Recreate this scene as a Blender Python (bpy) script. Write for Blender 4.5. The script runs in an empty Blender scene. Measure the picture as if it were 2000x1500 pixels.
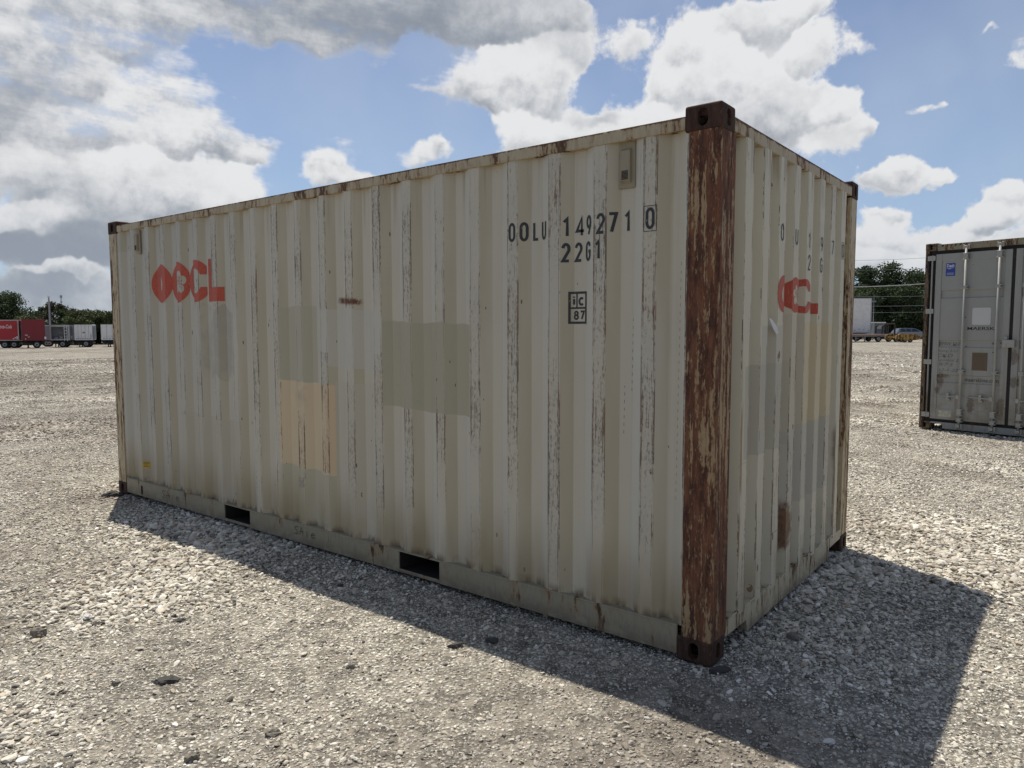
import bpy, bmesh, math, random
import numpy as np
from mathutils import Vector, Matrix, Euler
R_ = math.radians
PI = math.pi
SC = bpy.context.scene

# ---------------------------------------------------------------- camera
F_PX = 1432.12                       # focal length for a 2000 px wide frame
YAW, PITCH, ROLL = 0.6655, 0.0758, -0.0011
CAM = Vector((1.3159, -3.1777, 1.5863))
_f = Vector((-math.sin(YAW)*math.cos(PITCH), math.cos(YAW)*math.cos(PITCH), -math.sin(PITCH)))
_r = Vector((math.cos(YAW), math.sin(YAW), 0)); _u = _r.cross(_f)
_c, _s = math.cos(ROLL), math.sin(ROLL)
_R = _c*_r + _s*_u; _U = -_s*_r + _c*_u
cam_data = bpy.data.cameras.new('camera')
cam_data.sensor_width = 36; cam_data.sensor_fit = 'HORIZONTAL'
cam_data.lens = F_PX/2000*36
cam_data.clip_start = 0.05; cam_data.clip_end = 6000
cam = bpy.data.objects.new('camera', cam_data); SC.collection.objects.link(cam)
M3 = Matrix((_R, _U, -_f)).transposed()
cam.matrix_world = Matrix.Translation(CAM) @ M3.to_4x4()
SC.camera = cam

def ray(px, py):
    return (_R*((px-1000)/F_PX) - _U*((py-750)/F_PX) + _f)
def spot(px, depth, z=0.0):
    """ground place seen at column px, at the given distance along the view"""
    d = ray(px, 641); d = Vector((d.x, d.y, 0))*(depth/ d.dot(_f))
    return Vector((CAM.x+d.x, CAM.y+d.y, z))

# ---------------------------------------------------------------- light
SUN_DIR = Vector((-0.954, 0.522, 2.591)).normalized()
SC.view_settings.view_transform = 'Standard'; SC.view_settings.look = 'None'
SC.view_settings.gamma = 1; SC.view_settings.exposure = 0.52
SC.cycles.max_bounces = 6; SC.cycles.diffuse_bounces = 3; SC.cycles.glossy_bounces = 2; SC.cycles.transmission_bounces = 2; SC.cycles.transparent_max_bounces = 6
sun_d = bpy.data.lights.new('sun', 'SUN'); sun_d.energy = 3.8; sun_d.angle = R_(0.55); sun_d.color = (1, .94, .835)
sun = bpy.data.objects.new('sun', sun_d); SC.collection.objects.link(sun)
sun.rotation_euler = SUN_DIR.to_track_quat('Z', 'Y').to_euler(); sun.location = (-20, 10, 50)

# ---------------------------------------------------------------- node helper
class X:
    """a socket with arithmetic"""
    def __init__(s, t, sock): s.t = t; s.k = sock
    def _m(s, op, *a, clamp=False):
        n = s.t.nodes.new('ShaderNodeMath'); n.operation = op; n.use_clamp = clamp
        for i, v in enumerate((s,)+a):
            if isinstance(v, X): s.t.links.new(v.k, n.inputs[i])
            else: n.inputs[i].default_value = v
        return X(s.t, n.outputs[0])
    def __add__(s, o): return s._m('ADD', o)
    def __radd__(s, o): return s._m('ADD', o)
    def __sub__(s, o): return s._m('SUBTRACT', o)
    def __rsub__(s, o): return (s*-1)+o
    def __mul__(s, o): return s._m('MULTIPLY', o)
    def __rmul__(s, o): return s._m('MULTIPLY', o)
    def __truediv__(s, o): return s._m('DIVIDE', o)
    def __pow__(s, o): return s._m('POWER', o)
    def abs(s): return s._m('ABSOLUTE')
    def floor(s): return s._m('FLOOR')
    def frac(s): return s._m('FRACT')
    def max(s, o): return s._m('MAXIMUM', o)
    def min(s, o): return s._m('MINIMUM', o)
    def gt(s, o): return s._m('GREATER_THAN', o)
    def lt(s, o): return s._m('LESS_THAN', o)
    def clamp(s): return s._m('ADD', 0.0, clamp=True)
    def ss(s, a, b):                               # smoothstep a->b gives 0->1
        n = s.t.nodes.new('ShaderNodeMapRange'); n.interpolation_type = 'SMOOTHSTEP'
        s.t.links.new(s.k, n.inputs[0])
        for i, v in ((1, a), (2, b), (3, 0.0), (4, 1.0)):
            if isinstance(v, X): s.t.links.new(v.k, n.inputs[i])
            else: n.inputs[i].default_value = v
        return X(s.t, n.outputs[0])
class G:
    """node tree builder"""
    def __init__(s, tree): s.t = tree
    def new(s, typ, **kw):
        n = s.t.nodes.new(typ)
        for k, v in kw.items(): setattr(n, k, v)
        return n
    def link(s, a, b): s.t.links.new(a.k if isinstance(a, X) else a, b)
    def put(s, sock, v):
        if isinstance(v, X): s.link(v, sock)
        elif v is not None: sock.default_value = v
    def coord(s, kind='Object'):
        return X(s.t, s.new('ShaderNodeTexCoord').outputs[kind])
    def sep(s, v):
        n = s.new('ShaderNodeSeparateXYZ'); s.link(v, n.inputs[0]); return [X(s.t, o) for o in n.outputs]
    def com(s, x, y, z):
        n = s.new('ShaderNodeCombineXYZ')
        for i, v in enumerate((x, y, z)): s.put(n.inputs[i], v)
        return X(s.t, n.outputs[0])
    def noise(s, vec, scale=5, detail=3, rough=.5, dist=0, color=False):
        n = s.new('ShaderNodeTexNoise'); s.link(vec, n.inputs['Vector'])
        s.put(n.inputs['Scale'], scale); n.inputs['Detail'].default_value = detail
        n.inputs['Roughness'].default_value = rough; n.inputs['Distortion'].default_value = dist
        return X(s.t, n.outputs['Color' if color else 'Fac'])
    def voro(s, vec, scale, feature='F1', out='Distance', rand=1.0):
        n = s.new('ShaderNodeTexVoronoi', feature=feature); s.link(vec, n.inputs['Vector'])
        s.put(n.inputs['Scale'], scale); n.inputs['Randomness'].default_value = rand
        return X(s.t, n.outputs[out]), n
    def mix(s, fac, a, b, mode='MIX'):
        n = s.new('ShaderNodeMix', data_type='RGBA', blend_type=mode); n.clamp_factor = True
        s.put(n.inputs[0], fac)
        for i, v in ((6, a), (7, b)):
            if isinstance(v, X): s.link(v, n.inputs[i])
            else: n.inputs[i].default_value = (*v, 1) if len(v) == 3 else v
        return X(s.t, n.outputs[2])
    def hsv(s, col, h=.5, sat=1.0, v=1.0):
        n = s.new('ShaderNodeHueSaturation'); s.link(col, n.inputs['Color'])
        s.put(n.inputs['Hue'], h); s.put(n.inputs['Saturation'], sat); s.put(n.inputs['Value'], v)
        return X(s.t, n.outputs[0])
    def bump(s, h, strength=.5, dist=.01, normal=None):
        n = s.new('ShaderNodeBump'); s.link(h, n.inputs['Height'])
        n.inputs['Strength'].default_value = strength; n.inputs['Distance'].default_value = dist
        if normal: s.link(normal, n.inputs['Normal'])
        return X(s.t, n.outputs[0])
    def vadd(s, a, b, op='ADD'):
        n = s.new('ShaderNodeVectorMath', operation=op)
        for i, v in ((0, a), (1, b)): s.put(n.inputs[i], v)
        return X(s.t, n.outputs[0])
    def vscale(s, a, f):
        n = s.new('ShaderNodeVectorMath', operation='SCALE'); s.put(n.inputs[0], a); s.put(n.inputs['Scale'], f)
        return X(s.t, n.outputs[0])

def material(name, build=None, col=(.5, .5, .5), rough=.6, metal=0.0, spec=.5):
    m = bpy.data.materials.new(name); m.use_nodes = True
    b = m.node_tree.nodes['Principled BSDF']; g = G(m.node_tree); g.b = b; g.m = m
    b.inputs['Base Color'].default_value = (*col, 1); b.inputs['Roughness'].default_value = rough
    b.inputs['Metallic'].default_value = metal; b.inputs['Specular IOR Level'].default_value = spec
    if build: build(g)
    return m
def weathered(name, col, rough=.55, amount=.35, rust=(.16, .07, .035), scale=6, metal=0.0, th=.62, dirt=.25):
    """plain painted or bare surface with dirt and rust spots"""
    def f(g):
        p = g.coord(); x, y, z = g.sep(p)
        n1 = g.noise(p, scale*.35, 5, .6); n2 = g.noise(g.com(x*1.0, y*1.0, z*.25), scale*4, 4, .65)
        c = g.mix(n1.ss(.35, .7)*dirt, col, tuple(v*.55 for v in col))
        r = (n1*.5+n2*.6).ss(th, th+.06)*amount
        c = g.mix(r, c, rust)
        g.link(c, g.b.inputs['Base Color']); g.link(r*.3+rough, g.b.inputs['Roughness'])
        g.link(g.bump(n2, .15, .004), g.b.inputs['Normal'])
    return material(name, f, col, rough, metal)

# ---------------------------------------------------------------- world: sky texture and clouds
def azel(px, py):
    d = ray(px, py).normalized()
    return math.atan2(d.dot(_r), Vector((d.x, d.y, 0)).dot(Vector((_f.x, _f.y, 0)).normalized())), math.asin(d.z)
# column, row, half width, half height (2000 px frame), amount, tone (0 dark .. 1 bright)
CLOUDS = [
 # high grey bank along the top
 (150, 0, 330, 80, 1.0, .75), (520, 10, 260, 62, .9, .5), (800, 15, 260, 60, 1.0, .33), (620, 60, 170, 50, .7, .62), (980, 30, 140, 62, .8, .55), (1080, 40, 60, 40, .7, .55),
 # bright torn mass on the left
 (30, 60, 180, 70, .85, .85), (230, 80, 110, 50, .8, .9), (40, 180, 130, 80, .95, .45), (150, 150, 90, 60, .8, .8), (340, 150, 60, 40, .6, .9), (320, 215, 100, 46, .85, .95), (200, 250, 170, 60, .9, .9),
 (110, 250, 110, 60, .9, .62), (60, 330, 170, 70, .9, .70), (360, 275, 110, 50, .85, .9), (440, 290, 80, 36, .75, .85), (530, 270, 50, 20, .75, .95), (480, 310, 60, 22, .7, .85),
 # heap above the left end of the container
 (235, 345, 70, 55, 1.0, 1.0), (180, 390, 90, 60, 1.0, .55), (320, 375, 100, 55, 1.0, .80), (480, 368, 56, 42, 1.0, 1.0), (420, 390, 70, 36, .9, .8), (90, 430, 120, 40, .8, .75),
 # slate stratus low on the left
 (60, 490, 200, 38, 1.0, .02), (200, 470, 140, 50, .9, .15), (30, 575, 190, 32, .9, .15), (120, 540, 80, 18, .7, .85), (190, 590, 90, 36, .8, .5), (150, 640, 260, 26, .8, .45),
 # centre
 (880, 160, 84, 38, 1.0, .85), (800, 170, 40, 16, .55, .9), (985, 150, 66, 48, .95, .95), (1055, 165, 70, 56, 1.0, .85), (950, 195, 60, 22, .7, .6), (1100, 110, 60, 50, .7, .6),
 (1212, 80, 40, 40, .85, .8), (1020, 250, 60, 50, .9, 1.0), (1165, 225, 60, 36, .62, .55), (1090, 300, 90, 30, .6, .6), (1150, 262, 70, 34, .8, .85),
 # great heap right of the centre
 (1340, 80, 62, 52, 1.05, 1.0), (1318, 150, 60, 50, 1.0, .9), (1400, 150, 110, 70, 1.1, .9), (1470, 40, 80, 55, 1.0, .75), (1550, 10, 55, 40, 1.0, .95), (1590, 90, 56, 42, .95, .95),
 (1440, 235, 150, 50, .95, .6), (1540, 190, 110, 55, .95, .7), (1300, 240, 110, 50, .9, .9), (1640, 200, 34, 40, .85, .95), (1690, 80, 50, 26, .5, .9), (1665, 45, 30, 18, .45, .9), (1640, 270, 50, 50, .7, .7), (1700, 240, 34, 24, .7, .9), (1520, 240, 60, 30, .6, .9),
 # small puffs
 (640, 325, 44, 26, 1.1, 1.0), (655, 350, 60, 22, 1.0, .9), (800, 300, 40, 24, 1.0, .95), (845, 290, 36, 20, 1.0, 1.0), (730, 345, 70, 12, .7, .9), (640, 245, 18, 10, .5, .9), (670, 248, 14, 9, .5, .9), (650, 285, 60, 10, .4, .85),
 # right side
 (1805, 205, 50, 18, .72, .85), (1845, 185, 22, 14, .6, .9), (1755, 330, 60, 26, .95, .95), (1720, 350, 50, 26, .8, .6), (1830, 335, 34, 18, .75, .9), (1735, 415, 40, 22, .85, .95), (1720, 460, 90, 36, 1.0, .85),
 (1960, 375, 52, 34, 1.0, .95), (1930, 420, 70, 30, 1.0, .9), (1840, 455, 60, 30, 1.0, .9), (1740, 510, 150, 34, 1.0, .75), (1935, 42, 30, 10, .6, .85), (1990, 120, 26, 26, .6, .8), (2060, 60, 80, 60, .6, .8),
 (2140, 420, 150, 80, 1.0, .85), (1990, 500, 200, 36, 1.0, .7), (1260, 340, 160, 60, .9, .8), (1000, 420, 300, 60, .8, .6),
]
world = bpy.data.worlds.new('World'); SC.world = world; world.use_nodes = True
def build_world():
    g = G(world.node_tree)
    for n in list(world.node_tree.nodes): world.node_tree.nodes.remove(n)
    d = g.coord('Generated')
    dirx, diry, dirz = g.sep(d)
    # billowy warp of the direction
    w = g.vadd(g.noise(d, 6, 2, .55, color=True), (.5, .5, .5), 'SUBTRACT')
    w2 = g.vadd(g.noise(d, 20, 3, .62, color=True), (.5, .5, .5), 'SUBTRACT')
    dw = g.vadd(g.vadd(d, g.vscale(w, .075)), g.vscale(w2, .050))
    x, y, z = g.sep(dw)
    fx, fy = Vector((_f.x, _f.y)).normalized()
    a = x*fx + y*fy; b = x*_r.x + y*_r.y
    az = b._m('ARCTAN2', a); el = z._m('ARCSINE')
    uv = g.com(az, el, 0.0)
    S = None; V = None; W = None
    for (px, py, rx, ry, am, tone) in CLOUDS:
        rx *= 1.04; ry *= 1.04
        u0, v0 = azel(px, py); u1, _ = azel(px+rx, py); _, v1 = azel(px, py+ry)
        su = 1/abs(u1-u0); sv = 1/abs(v1-v0)
        n = g.new('ShaderNodeVectorMath', operation='MULTIPLY_ADD')
        g.link(uv, n.inputs[0]); n.inputs[1].default_value = (su, sv, 0); n.inputs[2].default_value = (-u0*su, -v0*sv, tone)
        q = g.new('ShaderNodeVectorMath', operation='DOT_PRODUCT'); g.link(n.outputs[0], q.inputs[0]); g.link(n.outputs[0], q.inputs[1])
        p = g.new('ShaderNodeMath', operation='POWER'); p.inputs[0].default_value = math.exp(-1); g.link(q.outputs['Value'], p.inputs[1])
        e = X(g.t, p.outputs[0])*(am*math.exp(tone*tone))
        e4 = e*e*e*e
        v = g.vscale(X(g.t, n.outputs[0]), e4)
        S = e if S is None else S+e; V = v if V is None else g.vadd(V, v); W = e4 if W is None else W+e4
    far = (az.abs()).ss(.72, .95)*g.noise(d, 3.2, 2, .6).ss(.42, .60)*.95
    _, hh, tt = g.sep(g.vscale(V, (W+.000001)**-1.0))
    S = S._m('MINIMUM', 1.25).max(far)
    # cauliflower detail
    vn = g.new('ShaderNodeTexVoronoi', feature='F1'); g.link(dw, vn.inputs['Vector']); vn.inputs['Scale'].default_value = 26
    vn.inputs['Detail'].default_value = 3.0; vn.inputs['Roughness'].default_value = .6; vn.inputs['Lacunarity'].default_value = 2.3
    vn.normalize = True
    bil = .5-X(g.t, vn.outputs['Distance'])
    n1 = g.noise(d, 13, 7, .66)-.5
    # torn streaks on the left
    left = az.ss(.02, -.18)*el.ss(.12, .25)
    st = g.noise(g.com(dirx*9+dirz*10, diry*9+dirz*4, dirz*30), 1.0, 4, .65)-.5
    nf = g.noise(d, 48, 5, .68)-.5
    D = S + nf*.30 + n1*1.25 + bil*.55*(1-left*.7) + left*st*1.9
    alpha = D.ss(.54, (left*.42+.84))
    body = (hh + n1*.9 + bil*.9).ss(-1.0, .55)
    nn = g.noise(g.vadd(d, tuple(SUN_DIR*.018)), 13, 4, .66)-.5
    relief = (n1-nn)*1.9
    edge = 1-D.ss(.65, 1.1)
    lit = tt*(.30+.74*body) + edge*.25 + relief*(.35+.65*tt)*.5 + nf*.22 + left*st*1.0 - left*.10
    lit = lit.max(0.0).min(1.0)
    colc = g.mix(lit.ss(-.02, .98), CDARK, CBRIGHT)
    low = dirz.ss(.20, .02)
    colc = g.mix(low*.30, colc, (3.9, 4.5, 5.3))
    sky = g.new('ShaderNodeTexSky', sky_type='NISHITA')
    sky.sun_disc = False; sky.sun_elevation = math.asin(SUN_DIR.z); sky.sun_rotation = math.atan2(SUN_DIR.x, SUN_DIR.y)
    sky.air_density = 1.0; sky.dust_density = .4; sky.ozone_density = 2.5
    skyc = g.hsv(X(g.t, sky.outputs[0]), .507, SKYSAT, SKYVAL)
    haze = dirz.ss(.42, -.02)
    skyc = g.mix(haze*.55, skyc, (3.0, 4.7, 7.4))
    thin = (g.noise(d, 5, 3, .6)-.38).clamp()*.8
    skyc = g.mix(thin+.06, skyc, (5.5, 6.2, 7.2))
    out = g.mix(alpha, skyc, colc)
    out = g.mix(dirz.lt(-.005), out, (2.2, 2.1, 1.9))
    bg = g.new('ShaderNodeBackground'); g.link(out, bg.inputs[0]); bg.inputs[1].default_value = .07
    wo = g.new('ShaderNodeOutputWorld'); g.link(bg.outputs[0], wo.inputs[0])
CDARK, CBRIGHT, SKYSAT, SKYVAL = (2.6, 2.95, 3.5), (7.9, 7.95, 8.05), .90, .98
build_world()
world.cycles.sampling_method = 'MANUAL'; world.cycles.sample_map_resolution = 256

# ---------------------------------------------------------------- mesh helpers
C = SC.collection
def obj(name, bm, mat, parent=None, smooth=False, loc=None):
    me = bpy.data.meshes.new(name)
    if isinstance(bm, bmesh.types.BMesh):
        bmesh.ops.recalc_face_normals(bm, faces=bm.faces) if not getattr(bm, 'keep', False) else None
        bm.to_mesh(me); bm.free()
    else: me = bm; me.name = name
    for m in (mat if isinstance(mat, (list, tuple)) else [mat]): me.materials.append(m)
    if smooth: me.shade_smooth()
    o = bpy.data.objects.new(name, me); C.objects.link(o)
    if parent: o.parent = parent
    if loc is not None: o.location = loc
    return o
def thing(name, label, cat, loc=(0, 0, 0), rotz=0, group=None):
    o = bpy.data.objects.new(name, None); C.objects.link(o); o.empty_display_size = .3
    o.location = loc; o.rotation_euler = (0, 0, rotz); o['label'] = label; o['category'] = cat
    if group: o['group'] = group
    return o
def tag(o, label, cat, group=None):
    o['label'] = label; o['category'] = cat
    if group: o['group'] = group
    return o
def struct(o): o['kind'] = 'structure'; return o
def box(bm, a, b):
    (x0, y0, z0), (x1, y1, z1) = a, b
    v = [bm.verts.new(p) for p in ((x0,y0,z0),(x1,y0,z0),(x1,y1,z0),(x0,y1,z0),(x0,y0,z1),(x1,y0,z1),(x1,y1,z1),(x0,y1,z1))]
    return [bm.faces.new([v[i] for i in f]) for f in ((3,2,1,0),(4,5,6,7),(0,1,5,4),(1,2,6,5),(2,3,7,6),(3,0,4,7))]
def BX(*ab, bev=0, seg=2):
    bm = bmesh.new()
    for i in range(0, len(ab), 2): box(bm, ab[i], ab[i+1])
    if bev: bmesh.ops.bevel(bm, geom=bm.edges[:], offset=bev, segments=seg, affect='EDGES', profile=.6)
    return bm
def cyl(bm, p0, p1, r, n=12, r2=None, caps=True):
    p0, p1 = Vector(p0), Vector(p1); ax = (p1-p0).normalized()
    q = ax.to_track_quat('Z', 'Y'); r2 = r if r2 is None else r2; A, B = [], []
    for i in range(n):
        o = q @ Vector((math.cos(2*PI*i/n), math.sin(2*PI*i/n), 0))
        A.append(bm.verts.new(p0+o*r)); B.append(bm.verts.new(p1+o*r2))
    for i in range(n): bm.faces.new((A[i], A[(i+1) % n], B[(i+1) % n], B[i]))
    if caps: bm.faces.new(A[::-1]); bm.faces.new(B)
def prism(bm, pts, z0, z1, axis='z'):
    """polygon extruded along an axis; pts are the other two coordinates"""
    def P(a, b, c): return {'z': (a, b, c), 'y': (a, c, b), 'x': (c, a, b)}[axis]
    A = [bm.verts.new(P(a, b, z0)) for a, b in pts]; B = [bm.verts.new(P(a, b, z1)) for a, b in pts]
    n = len(pts)
    for i in range(n): bm.faces.new((A[i], A[(i+1) % n], B[(i+1) % n], B[i]))
    bm.faces.new(A[::-1]); bm.faces.new(B)
def cut(ob, cutter_bm):
    me = bpy.data.meshes.new('c'); bmesh.ops.recalc_face_normals(cutter_bm, faces=cutter_bm.faces); cutter_bm.to_mesh(me); cutter_bm.free()
    c = bpy.data.objects.new('c', me); C.objects.link(c); c.matrix_world = ob.matrix_basis
    md = ob.modifiers.new('b', 'BOOLEAN'); md.operation = 'DIFFERENCE'; md.object = c; md.solver = 'EXACT'; md.use_self = True
    dg = bpy.context.evaluated_depsgraph_get(); dg.update()
    new = bpy.data.meshes.new_from_object(ob.evaluated_get(dg))
    ob.modifiers.clear(); ob.data = new; bpy.data.objects.remove(c); bpy.data.meshes.remove(me)

# ---------------------------------------------------------------- lettering: ribbons and filled shapes
def arc(cx, cy, rx, ry, a0, a1, n=10):
    return [(cx+rx*math.cos(R_(a0+(a1-a0)*i/n)), cy+ry*math.sin(R_(a0+(a1-a0)*i/n))) for i in range(n+1)]
LOOP0 = arc(.5, .72, .5, .28, 0, 180) + arc(.5, .28, .5, .28, 180, 360)
GL = {  # glyph = list of (points, closed)
 'O': [(LOOP0, 1)], '0': [(LOOP0, 1)],
 'L': [([(0, 1), (0, 0), (1, 0)], 0)],
 'U': [([(0, 1)] + arc(.5, .28, .5, .28, 180, 360) + [(1, 1)], 0)],
 '1': [([(.05, .80), (.5, 1), (.5, 0)], 0)],
 '4': [([(1, .25), (0, .25), (.7, 1), (.7, 0)], 0)],
 '9': [(arc(.5, .70, .5, .30, 0, 360, 20)[:-1], 1), ([(1, .70), (.95, .4), (.45, 0)], 0)],
 '2': [(arc(.5, .72, .5, .28, 170, -25) + [(0, 0), (1, 0)], 0)],
 '7': [([(0, 1), (1, 1), (.35, 0)], 0)],
 'G': [(arc(.5, .72, .5, .28, 15, 180) + arc(.5, .28, .5, .28, 180, 360) + [(1, .5), (.55, .5)], 0)],
 '8': [(arc(.5, .76, .42, .24, 0, 360, 16)[:-1], 1), (arc(.5, .26, .5, .26, 0, 360, 16)[:-1], 1)],
 'i': [([(.5, .7), (.5, 0)], 0), ([(.5, 1), (.5, .86)], 0)],
 'c': [(arc(.5, .35, .5, .35, 45, 315, 14), 0)],
 'S': [([(1, .95), (.5, 1), (.1, .75), (.8, .35), (.6, 0), (0, .05)], 0)],
 'A': [([(0, 0), (.45, 1.1), (.8, 0)], 0), ([(.0, .42), (.95, .5)], 0)],
 'l': [([(.4, .9), (.45, 0)], 0)],
 'e': [([(.1, .4), (.9, .55), (.5, .85), (.1, .5), (.3, .05), (1, .15)], 0)],
 '[': [([(0, 0), (0, 1), (1, 1), (1, 0)], 1)],
}
def ribbon(bm, pts, w, closed=False, y=0.0):
    P = [Vector(p) for p in pts]; n = len(P); L, Rr = [], []
    for i in range(n):
        if closed: a, b = P[i]-P[i-1], P[(i+1) % n]-P[i]
        else: a = P[i]-P[i-1] if i else P[1]-P[0]; b = P[i+1]-P[i] if i < n-1 else P[-1]-P[-2]
        a = a.normalized(); b = b.normalized(); t = (a+b)
        t = t.normalized() if t.length > 1e-4 else a
        nn = Vector((-t.y, t.x)); k = 1/max(.5, nn.dot(Vector((-a.y, a.x))))
        L.append(bm.verts.new((P[i].x+nn.x*w/2*k, y, P[i].y+nn.y*w/2*k))); Rr.append(bm.verts.new((P[i].x-nn.x*w/2*k, y, P[i].y-nn.y*w/2*k)))
    for i in range(n if closed else n-1):
        j = (i+1) % n; bm.faces.new((L[i], Rr[i], Rr[j], L[j]))
def glyph(bm, ch, x, z, w, h, sw, lift=0.0):
    for k, (pts, cl) in enumerate(GL[ch]):
        q = [(x+sw/2+p[0]*(w-sw), z+sw/2+p[1]*(h-sw)) for p in pts]
        ribbon(bm, q, sw, cl, -lift-.00025*k)
def filled(loops):
    """even-odd filled 2D shape in the x-z plane"""
    cu = bpy.data.curves.new('c', 'CURVE'); cu.dimensions = '2D'; cu.fill_mode = 'BOTH'
    for lp in loops:
        s = cu.splines.new('POLY'); s.points.add(len(lp)-1); s.use_cyclic_u = True
        for i, (a, b) in enumerate(lp): s.points[i].co = (a, b, 0, 1)
    return _curve_bm(cu)
def _curve_bm(cu):
    o = bpy.data.objects.new('t', cu); C.objects.link(o)
    dg = bpy.context.evaluated_depsgraph_get(); dg.update()
    me = bpy.data.meshes.new_from_object(o.evaluated_get(dg)); bpy.data.objects.remove(o)
    bm = bmesh.new(); bm.from_mesh(me); bpy.data.meshes.remove(me)
    for v in bm.verts: v.co = Vector((v.co.x, 0, v.co.y))
    return bm
def text_bm(s, x, z, w, h, bold=0.0, shear=0.0):
    """words fitted into the box x..x+w, z..z+h"""
    cu = bpy.data.curves.new('t', 'FONT'); cu.body = s; cu.size = 1; cu.offset = bold; cu.shear = shear; cu.resolution_u = 3
    bm = _curve_bm(cu)
    xs = [v.co.x for v in bm.verts]; zs = [v.co.z for v in bm.verts]
    a, b, c, d = min(xs), max(xs), min(zs), max(zs)
    for v in bm.verts: v.co.x = x+(v.co.x-a)/(b-a)*w; v.co.z = z+(v.co.z-c)/(d-c)*h
    return bm
def join(bm, other, dy=0.0):
    me = bpy.data.meshes.new('j'); 
    for v in other.verts: v.co.y += dy
    other.to_mesh(me); other.free(); bm.from_mesh(me); bpy.data.meshes.remove(me)
def conform(bm, prof, lift=.0015):
    """lay a flat shape (x-z plane) on a folded sheet given by prof = [(s, depth)]"""
    bmesh.ops.triangulate(bm, faces=bm.faces[:])
    xs = [v.co.x for v in bm.verts]; a, b = min(xs), max(xs)
    for s, _ in prof:
        if a < s < b:
            bmesh.ops.bisect_plane(bm, geom=bm.verts[:]+bm.edges[:]+bm.faces[:], plane_co=(s, 0, 0), plane_no=(1, 0, 0), dist=1e-6)
    S = [p[0] for p in prof]; D = [p[1] for p in prof]
    for v in bm.verts: v.co.y += float(np.interp(v.co.x, S, D)) - lift
def flipn(bm, want):
    bm.keep = True if False else None

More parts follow.
